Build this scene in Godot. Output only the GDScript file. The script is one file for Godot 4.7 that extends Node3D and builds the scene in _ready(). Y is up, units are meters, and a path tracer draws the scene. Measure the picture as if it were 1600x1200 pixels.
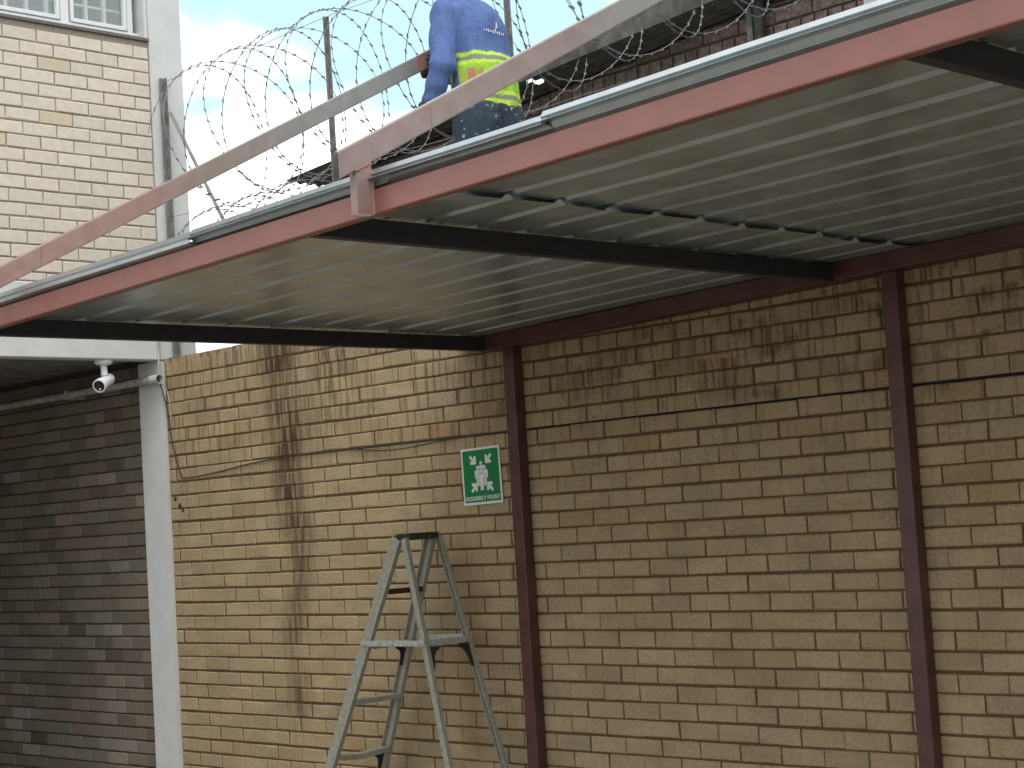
extends Node3D

# ---------------------------------------------------------------- mesh building
class MB:
	var v := PackedVector3Array()
	var n := PackedVector3Array()
	var c := PackedColorArray()
	var uv := PackedVector2Array()
	var idx := PackedInt32Array()
	var col := Color(1, 1, 1)

	func quad(a: Vector3, b: Vector3, cc: Vector3, d: Vector3, uvs: Array = []) -> void:
		var nn := (b - a).cross(cc - a)
		if nn.length_squared() < 1e-18:
			nn = (cc - a).cross(d - a)
		nn = nn.normalized()
		var s := v.size()
		for p in [a, b, cc, d]:
			v.append(p); n.append(nn); c.append(col)
		if uvs.size() == 4:
			for u in uvs: uv.append(u)
		else:
			for k in 4: uv.append(Vector2.ZERO)
		for k in [0, 2, 1, 0, 3, 2]: idx.append(s + k)

	func tri(a: Vector3, b: Vector3, cc: Vector3) -> void:
		var nn := (b - a).cross(cc - a).normalized()
		var s := v.size()
		for p in [a, b, cc]:
			v.append(p); n.append(nn); c.append(col); uv.append(Vector2.ZERO)
		for k in [0, 2, 1]: idx.append(s + k)

	func grid_vertex(p: Vector3, nn: Vector3, u := Vector2.ZERO) -> int:
		v.append(p); n.append(nn); c.append(col); uv.append(u)
		return v.size() - 1

	func face4(a: int, b: int, cc: int, d: int) -> void:
		for k in [a, cc, b, a, d, cc]: idx.append(k)

	func box(lo: Vector3, hi: Vector3, ch := 0.0) -> void:
		var s := hi - lo
		prism(rrect(s.x, s.y, ch, 1), Vector3((lo.x + hi.x) / 2, (lo.y + hi.y) / 2, lo.z), Vector3((lo.x + hi.x) / 2, (lo.y + hi.y) / 2, hi.z), Vector3.UP)

	static func rrect(w: float, h: float, r: float, seg := 3) -> PackedVector2Array:
		var o := PackedVector2Array()
		if r <= 0.0:
			return PackedVector2Array([Vector2(-w / 2, -h / 2), Vector2(w / 2, -h / 2), Vector2(w / 2, h / 2), Vector2(-w / 2, h / 2)])
		for q in 4:
			var cx: float = [1, 1, -1, -1][q] * (w / 2 - r)
			var cy: float = [-1, 1, 1, -1][q] * (h / 2 - r)
			for k in seg + 1:
				var a := -PI / 2 + q * PI / 2 + k * PI / 2 / seg
				o.append(Vector2(cx + cos(a) * r, cy + sin(a) * r))
		return o

	# a closed outline pushed from p to q; outline x runs sideways, y runs along up
	func prism(prof: PackedVector2Array, p: Vector3, q: Vector3, up: Vector3, caps := true, cols: Array = [], plumb := false) -> void:
		var d := (q - p).normalized()
		var s := d.cross(up).normalized()
		var u := up if plumb else s.cross(d)
		var m := prof.size()
		for i in m:
			var a := prof[i]
			var b := prof[(i + 1) % m]
			var steps := maxi(cols.size() - 1, 1)
			for k in steps:
				var p0 := p.lerp(q, float(k) / steps)
				var p1 := p.lerp(q, float(k + 1) / steps)
				quad(p0 + s * a.x + u * a.y, p1 + s * a.x + u * a.y, p1 + s * b.x + u * b.y, p0 + s * b.x + u * b.y)
				if cols.size() > 1:
					var z := c.size()
					c[z - 4] = cols[k]; c[z - 3] = cols[k + 1]; c[z - 2] = cols[k + 1]; c[z - 1] = cols[k]
		if caps:
			var t := Geometry2D.triangulate_polygon(prof)
			for k in range(0, t.size(), 3):
				var A := prof[t[k]]; var B := prof[t[k + 1]]; var C := prof[t[k + 2]]
				if (B - A).cross(C - A) < 0:
					var T := B; B = C; C = T
				tri(p + s * A.x + u * A.y, p + s * B.x + u * B.y, p + s * C.x + u * C.y)
				tri(q + s * A.x + u * A.y, q + s * C.x + u * C.y, q + s * B.x + u * B.y)

	func tube(pts: Array, r: float, sides := 8, caps := true) -> void:
		var m := pts.size()
		var prev_u := Vector3.ZERO
		var base := -1
		for i in m:
			var d: Vector3
			if i == 0: d = pts[1] - pts[0]
			elif i == m - 1: d = pts[m - 1] - pts[m - 2]
			else: d = pts[i + 1] - pts[i - 1]
			d = d.normalized()
			var u := prev_u
			if i == 0:
				u = Vector3.UP if absf(d.y) < 0.9 else Vector3.RIGHT
			u = (u - d * u.dot(d)).normalized()
			prev_u = u
			var s := d.cross(u)
			var st := v.size()
			for k in sides:
				var a := TAU * k / sides
				var nn := s * cos(a) + u * sin(a)
				grid_vertex(pts[i] + nn * r, nn)
			if i > 0:
				for k in sides:
					var k2 := (k + 1) % sides
					face4(base + k, st + k, st + k2, base + k2)
			base = st
			if caps and (i == 0 or i == m - 1):
				var cc := grid_vertex(pts[i], -d if i == 0 else d)
				for k in sides:
					idx.append_array([cc, st + k, st + (k + 1) % sides])

	# rings of (radius, distance along dir)
	func lathe(at: Vector3, dir: Vector3, prof: Array, sides := 20) -> void:
		var d := dir.normalized()
		var u := Vector3.UP if absf(d.y) < 0.9 else Vector3.RIGHT
		u = (u - d * u.dot(d)).normalized()
		var s := d.cross(u)
		for i in prof.size() - 1:
			var A: Vector2 = prof[i]
			var B: Vector2 = prof[i + 1]
			var e := B - A
			var st := v.size()
			for k in sides + 1:
				var a := TAU * k / sides
				var rad := s * cos(a) + u * sin(a)
				var nn := (rad * e.y - d * e.x).normalized()
				grid_vertex(at + rad * A.x + d * A.y, nn)
				grid_vertex(at + rad * B.x + d * B.y, nn)
			for k in sides:
				face4(st + 2 * k, st + 2 * k + 1, st + 2 * k + 3, st + 2 * k + 2)

	func join(o: MB) -> void:
		var s := v.size()
		v.append_array(o.v); n.append_array(o.n); c.append_array(o.c); uv.append_array(o.uv)
		for k in o.idx: idx.append(s + k)

	func mesh() -> ArrayMesh:
		var a := []
		a.resize(Mesh.ARRAY_MAX)
		a[Mesh.ARRAY_VERTEX] = v
		a[Mesh.ARRAY_NORMAL] = n
		a[Mesh.ARRAY_COLOR] = c
		a[Mesh.ARRAY_TEX_UV] = uv
		a[Mesh.ARRAY_INDEX] = idx
		var m := ArrayMesh.new()
		m.add_surface_from_arrays(Mesh.PRIMITIVE_TRIANGLES, a)
		return m

# ---------------------------------------------------------------- scene helpers
var taken := {}
func numbered(called: String, parent: Node) -> String:
	var key := str(parent.get_instance_id()) + called
	taken[key] = taken.get(key, -1) + 1
	return called if taken[key] == 0 else "%s_%03d" % [called, taken[key]]

func put(b: MB, called: String, m: Material, parent: Node = self) -> MeshInstance3D:
	var o := MeshInstance3D.new()
	o.mesh = b.mesh()
	o.material_override = m
	o.name = numbered(called, parent)
	parent.add_child(o, true)
	return o

func tag(o: Node, label: String, category := "", group := "", kind := "") -> void:
	if label: o.set_meta("label", label)
	if category: o.set_meta("category", category)
	if group: o.set_meta("group", group)
	if kind: o.set_meta("kind", kind)

func thing(called: String, label: String, category: String, group := "", at := Vector3.ZERO) -> Node3D:
	var o := Node3D.new()
	o.name = numbered(called, self)
	add_child(o, true)
	o.position = at
	tag(o, label, category, group)
	return o

func lin(r: float, g: float, b: float) -> Color:      # a real-world base colour (linear) as an albedo_color
	return Color(r, g, b).linear_to_srgb()

func mat(col: Color, rough := 0.8, metal := 0.0, tex: Texture2D = null, tile := 1.0, bump: Texture2D = null, bump_size := 0.5) -> StandardMaterial3D:
	var m := StandardMaterial3D.new()
	m.albedo_color = col
	m.roughness = rough
	m.metallic = metal
	if tex:
		m.albedo_texture = tex
		m.uv1_triplanar = true
		m.uv1_world_triplanar = true
		m.uv1_scale = Vector3.ONE * tile
	if bump:
		m.normal_enabled = true
		m.normal_texture = bump
		m.normal_scale = bump_size
	return m

# a seamless grime map: noise turned into a tint between two grey levels
func grime(seed_: int, freq: float, lo: Color, hi: Color, size := 512, power := 1.0, octaves := 5) -> ImageTexture:
	var f := FastNoiseLite.new()
	f.seed = seed_
	f.frequency = freq
	f.fractal_octaves = octaves
	var im := f.get_seamless_image(size, size)
	im.convert(Image.FORMAT_L8)
	var d := im.get_data()
	var o := PackedByteArray()
	o.resize(size * size * 3)
	for i in size * size:
		var t := pow(d[i] / 255.0, power)
		o[3 * i] = int(255 * lerpf(lo.r, hi.r, t))
		o[3 * i + 1] = int(255 * lerpf(lo.g, hi.g, t))
		o[3 * i + 2] = int(255 * lerpf(lo.b, hi.b, t))
	return ImageTexture.create_from_image(Image.create_from_data(size, size, false, Image.FORMAT_RGB8, o))

func bumps(seed_: int, freq: float, strength: float, size := 512) -> ImageTexture:
	var f := FastNoiseLite.new()
	f.seed = seed_
	f.frequency = freq
	var im := f.get_seamless_image(size, size)
	im.convert(Image.FORMAT_RGBA8)
	im.bump_map_to_normal_map(strength)
	return ImageTexture.create_from_image(im)

# ---------------------------------------------------------------- camera maths (only to choose which bricks show largest)
var cam: Camera3D
const EYE := Vector3(6.25008, 1.59831, 6.34842)
const FOV := 24.661912
func seen(p: Vector3) -> Vector3:
	var q := cam.transform.affine_inverse() * p
	var k := 0.5 / tan(deg_to_rad(FOV / 2))
	return Vector3(0.5 + k * q.x / -q.z * 0.75, 0.5 - k * q.y / -q.z, -q.z)

var rng := RandomNumberGenerator.new()

# a brick: chamfered face, four sides; local x = along wall, y = up, z = out of the wall
func brick(b: MB, o: Vector3, ax: Vector3, out: Vector3, x0: float, x1: float, y0: float, y1: float, proud: float, uvf) -> void:
	var ch := 0.004
	var dep := 0.03
	var j := func(s): return rng.randf_range(-s, s)
	var P := [Vector2(x0 + j.call(0.002), y0 + j.call(0.0016)), Vector2(x1 + j.call(0.002), y0 + j.call(0.0016)), Vector2(x1 + j.call(0.002), y1 + j.call(0.0016)), Vector2(x0 + j.call(0.002), y1 + j.call(0.0016))]
	var q := [Vector2(ch, ch), Vector2(-ch, ch), Vector2(-ch, -ch), Vector2(ch, -ch)]
	var w := func(p: Vector2, z: float): return o + ax * p.x + Vector3.UP * p.y + out * z
	var F := []; var M := []; var B := []; var uf := []; var um := []
	# corners knocked off unevenly
	for k in 4:
		var r: float = 1.0 + (rng.randf() * 1.6 if rng.randf() < 0.25 else 0.0)
		F.append(w.call(P[k] + q[k] * r, proud)); M.append(w.call(P[k], proud - ch)); B.append(w.call(P[k], proud - dep))
		uf.append(uvf.call(P[k] + q[k])); um.append(uvf.call(P[k]))
	b.quad(F[0], F[1], F[2], F[3], uf)
	for k in 4:
		var k2 := (k + 1) % 4
		b.quad(M[k], M[k2], F[k2], F[k], [um[k], um[k2], uf[k2], uf[k]])
		b.quad(B[k], B[k2], M[k2], M[k], [um[k], um[k2], um[k2], um[k]])

func shade(base: Color, spread: float, warm := 0.0) -> Color:
	var t := 1.0 + rng.randfn(0.0, spread)
	t = clampf(t, 1.0 - 3 * spread, 1.0 + 3 * spread)
	var h := rng.randf_range(-warm, warm)
	return Color(base.r * t * (1 + h), base.g * t, base.b * t * (1 - h * 1.4))

# picks which bricks are parts (up to most, those showing largest) and joins the rest
func lay(bricks: Array, parent: Node, m: Material, most: int, called := "brick") -> void:
	var order := range(bricks.size())
	order = Array(order)
	order.sort_custom(func(a, b): return bricks[a].rank < bricks[b].rank)
	var rest := MB.new()
	for i in order.size():
		var e = bricks[order[i]]
		if i < most and e.rank < 1e8: put(e.mb, called, m, parent)
		else: rest.join(e.mb)
	if rest.v.size() > 0:
		var o := put(rest, "brickwork", m, parent)
		o.set_meta("kind", "stuff")

# ---------------------------------------------------------------- textures for the walls
func wall_stains() -> ImageTexture:
	# covers x -3.4..5.0 (2048) and y 0..2.8 (768) of the yard wall: brick grain, soot streaks, a brown band
	var W := 2048; var H := 768
	var grain := FastNoiseLite.new(); grain.seed = 3; grain.frequency = 0.16; grain.fractal_octaves = 3
	var blot := FastNoiseLite.new(); blot.seed = 8; blot.frequency = 0.012; blot.fractal_octaves = 4
	var strk := FastNoiseLite.new(); strk.seed = 21; strk.frequency = 0.035; strk.fractal_octaves = 4
	var o := PackedByteArray(); o.resize(W * H * 3)
	for j in H:
		var y := 2.8 * (1.0 - (j + 0.5) / H)
		var course := floorf((2.05 - y) / 0.085)
		for i in W:
			var x := -3.4 + 8.4 * (i + 0.5) / W
			var g := 1.0 + 0.10 * grain.get_noise_2d(i, j) + 0.07 * blot.get_noise_2d(i, j * 1.4)
			var r_ := 1.0; var g_ := 1.0; var b_ := 1.0
			# weather streaks: stronger towards the top of the wall, broken at every course
			var s := strk.get_noise_2d(i * 2.2, j * 0.10 + course * 9.0)
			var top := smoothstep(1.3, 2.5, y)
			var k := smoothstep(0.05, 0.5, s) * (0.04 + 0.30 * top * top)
			# the long drip at the left
			var dx := (x + 2.07 + 0.05 * sin(y * 3.1) + 0.03 * sin(y * 7.7)) / (0.10 + 0.10 * smoothstep(1.2, 2.6, y))
			var drip := exp(-dx * dx) * (0.72 + 0.55 * grain.get_noise_2d(course * 37.0, 3.0)) * (1.0 if y > 0.7 else smoothstep(0.2, 0.7, y)) * (0.55 + 0.45 * smoothstep(0.6, 2.2, y))
			var fine := 0.65 * strk.get_noise_2d(i * 2.2 + 400.0, j * 0.16 + course * 5.0) + 0.5 * strk.get_noise_2d(i * 5.5 + 90.0, j * 0.12 + course * 2.0)
			k = maxf(k, drip * (0.26 + 0.72 * smoothstep(-0.34, 0.24, fine)))
			var dx2 := (x + 1.62) / 0.22
			k = maxf(k, exp(-dx2 * dx2) * smoothstep(1.9, 2.6, y) * smoothstep(-0.1, 0.4, fine) * 0.6)
			# soot under the canopy, in broad patches that stop at the damp course
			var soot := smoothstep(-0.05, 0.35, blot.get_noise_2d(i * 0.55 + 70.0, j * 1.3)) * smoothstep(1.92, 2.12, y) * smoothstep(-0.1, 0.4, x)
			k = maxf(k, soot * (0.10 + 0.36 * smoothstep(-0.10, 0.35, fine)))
			var low := smoothstep(0.10, 0.45, blot.get_noise_2d(i * 0.8 + 900.0, j * 2.2 + 300.0))
			k = maxf(k, low * 0.05)
			# bricks tinted browner in a vertical band behind the ladder
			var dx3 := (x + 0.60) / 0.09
			var brown_tint := exp(-dx3 * dx3) * smoothstep(0.2, 0.5, y) * smoothstep(1.35, 1.0, y) * 0.32
			r_ = g * lerpf(1.0, 0.27, k) * (1.0 - 0.30 * brown_tint)
			g_ = g * lerpf(1.0, 0.195, k) * (1.0 - 0.50 * brown_tint)
			b_ = g * lerpf(1.0, 0.145, k) * (1.0 - 0.60 * brown_tint)
			# fixing scars by the pillar
			for sc in [[-3.27, 1.86, 0.016], [-3.22, 1.81, 0.02], [-3.19, 1.78, 0.014]]:
				var e = Vector2(x - sc[0], y - sc[1]).length() / sc[2]
				if e < 1.0:
					r_ *= 0.45; g_ *= 0.33; b_ *= 0.3
			var p := 3 * (j * W + i)
			o[p] = int(clampf(r_ * 215.0, 0, 255)); o[p + 1] = int(clampf(g_ * 215.0, 0, 255)); o[p + 2] = int(clampf(b_ * 215.0, 0, 255))
	return ImageTexture.create_from_image(Image.create_from_data(W, H, false, Image.FORMAT_RGB8, o))

func sky_picture() -> ImageTexture:
	var W := 2048; var H := 1024
	var big := FastNoiseLite.new(); big.seed = 5; big.frequency = 3.2; big.fractal_octaves = 6; big.fractal_gain = 0.55
	var soft := FastNoiseLite.new(); soft.seed = 17; soft.frequency = 7.0; soft.fractal_octaves = 4
	var im := Image.create(W, H, false, Image.FORMAT_RGBF)
	for j in H:
		var th := PI * (j + 0.5) / H
		var y := cos(th); var s := sin(th)
		for i in W:
			var az := ((i + 0.5) / W - 0.5) * TAU
			if y < -0.06:
				im.set_pixel(i, j, Color(0.30, 0.29, 0.27)); continue
			var d := Vector3(sin(az) * s, y * 1.7, -cos(az) * s)
			var t := big.get_noise_3dv(d)
			var cover := smoothstep(-0.37, -0.09, t)
			var thick := 0.5 + 0.5 * soft.get_noise_3dv(d)
			var up := clampf(y, 0.0, 1.0)
			var blue := Color(0.60, 0.84, 0.92).lerp(Color(0.30, 0.56, 0.86), pow(up, 0.8))
			var white := Color(1.0, 1.0, 0.99) * SKY_CLOUD * (0.80 + 0.32 * thick)
			var c := blue.lerp(white, cover)
			im.set_pixel(i, j, c)
	return ImageTexture.create_from_image(im)
const SKY_CLOUD := 1.40

# ---------------------------------------------------------------- smooth bodies
# bones: [a, b, ra, rb, smoothing, squash] -> surface nets
func field_mesh(bones: Array, cell: float, paint, cut = null) -> MB:
	var lo := Vector3.INF; var hi := -Vector3.INF
	for e in bones:
		var r: float = maxf(e[2], e[3]) + 0.03
		for p in [e[0], e[1]]:
			lo = lo.min(p - Vector3.ONE * r); hi = hi.max(p + Vector3.ONE * r)
	var nx := int((hi.x - lo.x) / cell) + 2; var ny := int((hi.y - lo.y) / cell) + 2; var nz := int((hi.z - lo.z) / cell) + 2
	var f := PackedFloat32Array(); f.resize(nx * ny * nz); f.fill(1.0)
	for e in bones:
		var r: float = maxf(e[2], e[3]) + e[4] + 0.02
		var sq: Vector3 = e[5] if e.size() > 5 else Vector3.ONE   # per-axis stretch of the section
		var a: Vector3 = e[0]; var b: Vector3 = e[1]
		var blo := (a.min(b) - sq * r - lo) / cell; var bhi := (a.max(b) + sq * r - lo) / cell
		var ab := b - a
		var abq := ab / sq
		var L := maxf(abq.length_squared(), 1e-9)
		for z in range(maxi(0, int(blo.z)), mini(nz, int(bhi.z) + 2)):
			for y in range(maxi(0, int(blo.y)), mini(ny, int(bhi.y) + 2)):
				for x in range(maxi(0, int(blo.x)), mini(nx, int(bhi.x) + 2)):
					var p := (lo + Vector3(x, y, z) * cell - a) / sq
					var t := clampf(p.dot(abq) / L, 0.0, 1.0)
					var d := (p - abq * t).length() - lerpf(e[2], e[3], t)
					var id := x + nx * (y + ny * z)
					var o := f[id]
					var k: float = e[4]
					var h := maxf(k - absf(o - d), 0.0) / k
					f[id] = minf(o, d) - h * h * k * 0.25
	if cut != null:
		for z in nz:
			for y in ny:
				for x in nx:
					var id := x + nx * (y + ny * z)
					f[id] = maxf(f[id], cut.call(lo + Vector3(x, y, z) * cell))
	var mb := MB.new()
	var at := PackedInt32Array(); at.resize(nx * ny * nz); at.fill(-1)
	var off := [0, 1, nx, nx + 1, nx * ny, nx * ny + 1, nx * ny + nx, nx * ny + nx + 1]
	var edges := [[0, 1], [2, 3], [4, 5], [6, 7], [0, 2], [1, 3], [4, 6], [5, 7], [0, 4], [1, 5], [2, 6], [3, 7]]
	for z in nz - 1:
		for y in ny - 1:
			for x in nx - 1:
				var id := x + nx * (y + ny * z)
				var inside := 0
				for k in 8:
					if f[id + off[k]] < 0: inside += 1
				if inside == 0 or inside == 8: continue
				var s := Vector3.ZERO; var cnt := 0
				for ed in edges:
					var u := f[id + off[ed[0]]]; var w := f[id + off[ed[1]]]
					if (u < 0) != (w < 0):
						var t := u / (u - w)
						s += Vector3(ed[0] & 1, (ed[0] >> 1) & 1, ed[0] >> 2).lerp(Vector3(ed[1] & 1, (ed[1] >> 1) & 1, ed[1] >> 2), t)
						cnt += 1
				var g := Vector3(f[id + 1] + f[id + nx + 1] - f[id] - f[id + nx], f[id + nx] + f[id + nx + 1] - f[id] - f[id + 1], f[id + nx * ny] + f[id + nx * ny + 1] - f[id] - f[id + 1]).normalized()
				var p := lo + (Vector3(x, y, z) + s / cnt) * cell
				mb.col = paint.call(p, g)
				at[id] = mb.grid_vertex(p, g)
	var step := [1, nx, nx * ny]
	for z in range(1, nz - 1):
		for y in range(1, ny - 1):
			for x in range(1, nx - 1):
				var id := x + nx * (y + ny * z)
				for ax in 3:
					var w := f[id + step[ax]]
					if (f[id] < 0) == (w < 0): continue
					var s1: int = step[(ax + 1) % 3]; var s2: int = step[(ax + 2) % 3]
					var A := at[id - s1 - s2]; var B := at[id - s2]; var C := at[id]; var D := at[id - s1]
					if A < 0 or B < 0 or C < 0 or D < 0: continue
					if f[id] < 0: mb.face4(A, B, C, D)
					else: mb.face4(A, D, C, B)
	# smooth normals from the faces
	var nn := PackedVector3Array(); nn.resize(mb.v.size())
	for k in range(0, mb.idx.size(), 3):
		var i0 := mb.idx[k]; var i1 := mb.idx[k + 1]; var i2 := mb.idx[k + 2]
		var cr := (mb.v[i2] - mb.v[i0]).cross(mb.v[i1] - mb.v[i0])
		nn[i0] += cr; nn[i1] += cr; nn[i2] += cr
	for k in nn.size(): mb.n[k] = nn[k].normalized()
	return mb

# ================================================================ the scene
const A0 := 2.4717       # underside of the canopy frame at x = 0
const SL := 0.0264       # its fall along the wall
func cy(x: float) -> float: return A0 + SL * x

var M := {}

func _ready() -> void:
	rng.seed = 11
	# camera
	cam = Camera3D.new()
	cam.name = "camera"
	cam.fov = FOV
	cam.near = 0.1
	cam.far = 600.0
	cam.position = EYE
	cam.rotation = Vector3(deg_to_rad(4.389095), deg_to_rad(45.260760), deg_to_rad(-3.567840))
	add_child(cam)
	cam.make_current()
	# sky and exposure
	var we := WorldEnvironment.new()
	we.name = "world_environment"
	var env := Environment.new()
	var sky := Sky.new()
	var sm := PanoramaSkyMaterial.new()
	sm.panorama = sky_picture()
	sm.energy_multiplier = 1.0
	sky.sky_material = sm
	env.background_mode = Environment.BG_SKY
	env.sky = sky
	env.ambient_light_source = Environment.AMBIENT_SOURCE_SKY
	env.tonemap_mode = Environment.TONE_MAPPER_LINEAR
	env.tonemap_exposure = 1.38
	env.sdfgi_enabled = true
	env.ssao_enabled = true
	env.ssil_enabled = true
	we.environment = env
	add_child(we)
	# the sun behind thin cloud
	var sun := DirectionalLight3D.new()
	sun.name = "sun"
	sun.light_energy = 0.35
	sun.light_color = Color(1.0, 0.96, 0.90)
	sun.light_angular_distance = 20.0
	sun.shadow_enabled = true
	sun.look_at_from_position(Vector3(3.6, 9.0, 3.2), Vector3.ZERO)
	add_child(sun)

	materials()
	ground()
	yard_wall()
	left_building()
	neighbour()
	canopy()
	upper_frame()
	fence()
	assembly_sign()
	ladder()
	wall_cables()
	worker()

func materials() -> void:
	var fine := grime(31, 0.02, Color(0.80, 0.80, 0.80), Color(1, 1, 1), 512)
	var patchy := grime(32, 0.010, Color(0.66, 0.63, 0.60), Color(1, 1, 1), 512)
	var brown_tint := grime(33, 0.016, Color(0.50, 0.42, 0.36), Color(1, 1, 1), 512, 0.8)  # rust map for old metal
	var cloth_bump := bumps(35, 0.02, 6.0)
	M.concrete = mat(lin(0.33, 0.315, 0.285), 0.95, 0.0, patchy, 0.4)
	M.mortar = mat(lin(0.125, 0.076, 0.035), 1.0, 0.0, fine, 3.0)
	M.mortar_pale = mat(lin(0.36, 0.305, 0.245), 1.0, 0.0, fine, 3.0)
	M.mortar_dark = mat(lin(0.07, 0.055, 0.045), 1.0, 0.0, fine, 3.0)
	M.crack = mat(lin(0.010, 0.008, 0.006), 1.0)
	M.plaster = mat(lin(0.58, 0.60, 0.595), 0.85, 0.0, grime(36, 0.012, Color(0.94, 0.94, 0.93), Color(1, 1, 1)), 0.7)
	M.ceiling = mat(lin(0.30, 0.30, 0.28), 0.9, 0.0, patchy, 0.8)
	M.steel_white = mat(lin(0.64, 0.67, 0.68), 0.5)
	M.sill = mat(lin(0.16, 0.15, 0.14), 0.9, 0.0, fine, 2.0)
	M.glass = mat(Color(0.62, 0.70, 0.71, 0.16), 0.06, 0.0)
	M.glass.transparency = BaseMaterial3D.TRANSPARENCY_ALPHA
	M.room = mat(lin(0.42, 0.46, 0.46), 1.0)
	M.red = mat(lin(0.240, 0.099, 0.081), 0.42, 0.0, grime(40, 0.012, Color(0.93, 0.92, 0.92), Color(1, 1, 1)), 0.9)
	M.red_v = mat(Color(1, 1, 1), 0.42, 0.0, grime(41, 0.014, Color(0.90, 0.89, 0.88), Color(1, 1, 1)), 1.4)
	M.red_v.vertex_color_use_as_albedo = true
	M.red_dark = mat(lin(0.120, 0.043, 0.036), 0.45, 0.0, grime(44, 0.012, Color(0.72, 0.74, 0.74), Color(1, 1, 1)), 0.9)  # the red made darker: shade under the canopy put into the colour
	M.rafter = mat(lin(0.032, 0.030, 0.035), 0.55, 0.0, fine, 1.0)
	M.sheet = mat(lin(0.49, 0.555, 0.585), 0.25, 0.50, grime(42, 0.010, Color(0.82, 0.81, 0.76), Color(1, 1, 1)), 0.6)
	M.flash = mat(lin(0.50, 0.54, 0.55), 0.36, 0.85, grime(43, 0.014, Color(0.86, 0.87, 0.87), Color(1, 1, 1)), 1.2)
	M.flash_old = mat(lin(0.17, 0.18, 0.18), 0.7, 0.2, brown_tint, 0.8)
	M.galv = mat(lin(0.27, 0.285, 0.285), 0.6, 0.2, patchy, 2.0)
	M.razor = mat(lin(0.22, 0.225, 0.23), 0.5, 0.5)
	M.old_iron = mat(lin(0.15, 0.155, 0.155), 0.75, 0.3, brown_tint, 1.1)
	M.clinker = mat(Color(1, 1, 1), 0.85, 0.0, grime(45, 0.03, Color(0.52, 0.50, 0.50), Color(1, 1, 1), 512, 0.8), 1.6)
	M.clinker.vertex_color_use_as_albedo = true
	M.pvc = mat(lin(0.62, 0.63, 0.60), 0.5, 0.0, patchy, 2.0)
	M.black = mat(lin(0.012, 0.012, 0.012), 0.35)
	M.black_plastic = mat(lin(0.02, 0.021, 0.02), 0.6)
	M.cable = mat(lin(0.03, 0.025, 0.02), 0.7)
	M.alu = mat(lin(0.40, 0.40, 0.35), 0.6, 0.10, grime(47, 0.02, Color(0.80, 0.78, 0.73), Color(1, 1, 1), 512, 0.7), 2.6)
	M.alu_edge = mat(lin(0.10, 0.095, 0.08), 0.7, 0.2, brown_tint, 3.0)
	M.cap = mat(lin(0.085, 0.085, 0.07), 0.6, 0.2, brown_tint, 4.0)
	M.step_red = mat(lin(0.13, 0.035, 0.025), 0.7, 0.0, brown_tint, 4.0)
	M.paint_white = mat(lin(0.55, 0.57, 0.53), 0.7, 0.0, grime(48, 0.05, Color(0.62, 0.61, 0.56), Color(1, 1, 1), 512, 0.6), 2.0)
	M.sign_white = mat(lin(0.66, 0.67, 0.62), 0.5)
	M.sign_green = mat(lin(0.004, 0.175, 0.055), 0.4)
	M.jacket = mat(Color(1, 1, 1), 0.9, 0.0, grime(49, 0.02, Color(0.78, 0.78, 0.80), Color(1, 1, 1)), 3.0, cloth_bump, 0.6)
	M.jacket.vertex_color_use_as_albedo = true
	M.skin = mat(lin(0.10, 0.055, 0.035), 0.6)
	M.hair = mat(lin(0.012, 0.010, 0.009), 0.9)
	M.glove = mat(lin(0.10, 0.10, 0.105), 0.9, 0.0, brown_tint, 6.0)
	M.boot = mat(lin(0.03, 0.025, 0.02), 0.7)
	M.print_white = mat(lin(0.60, 0.68, 0.75), 0.8)
	# work trousers with dried paint flecks
	var fl := FastNoiseLite.new(); fl.seed = 9; fl.frequency = 0.030; fl.fractal_octaves = 3
	var im := fl.get_seamless_image(512, 512)
	im.convert(Image.FORMAT_L8)
	var d := im.get_data()
	var o := PackedByteArray(); o.resize(512 * 512 * 3)
	for i in 512 * 512:
		var t := d[i] / 255.0
		var c := Color(0.20, 0.25, 0.31) * (0.75 + 0.5 * t)
		if t > 0.83: c = Color(0.72, 0.76, 0.77)
		o[3 * i] = int(c.r * 255); o[3 * i + 1] = int(c.g * 255); o[3 * i + 2] = int(c.b * 255)
	M.trousers = mat(Color(0.9, 0.9, 0.9), 0.95, 0.0, ImageTexture.create_from_image(Image.create_from_data(512, 512, false, Image.FORMAT_RGB8, o)), 1.7, cloth_bump, 0.6)

func ground() -> void:
	var b := MB.new()
	b.quad(Vector3(-250, 0, 250), Vector3(250, 0, 250), Vector3(250, 0, -250), Vector3(-250, 0, -250))
	tag(put(b, "ground", M.concrete), "grey concrete yard floor in front of the brick wall", "", "", "structure")

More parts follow.
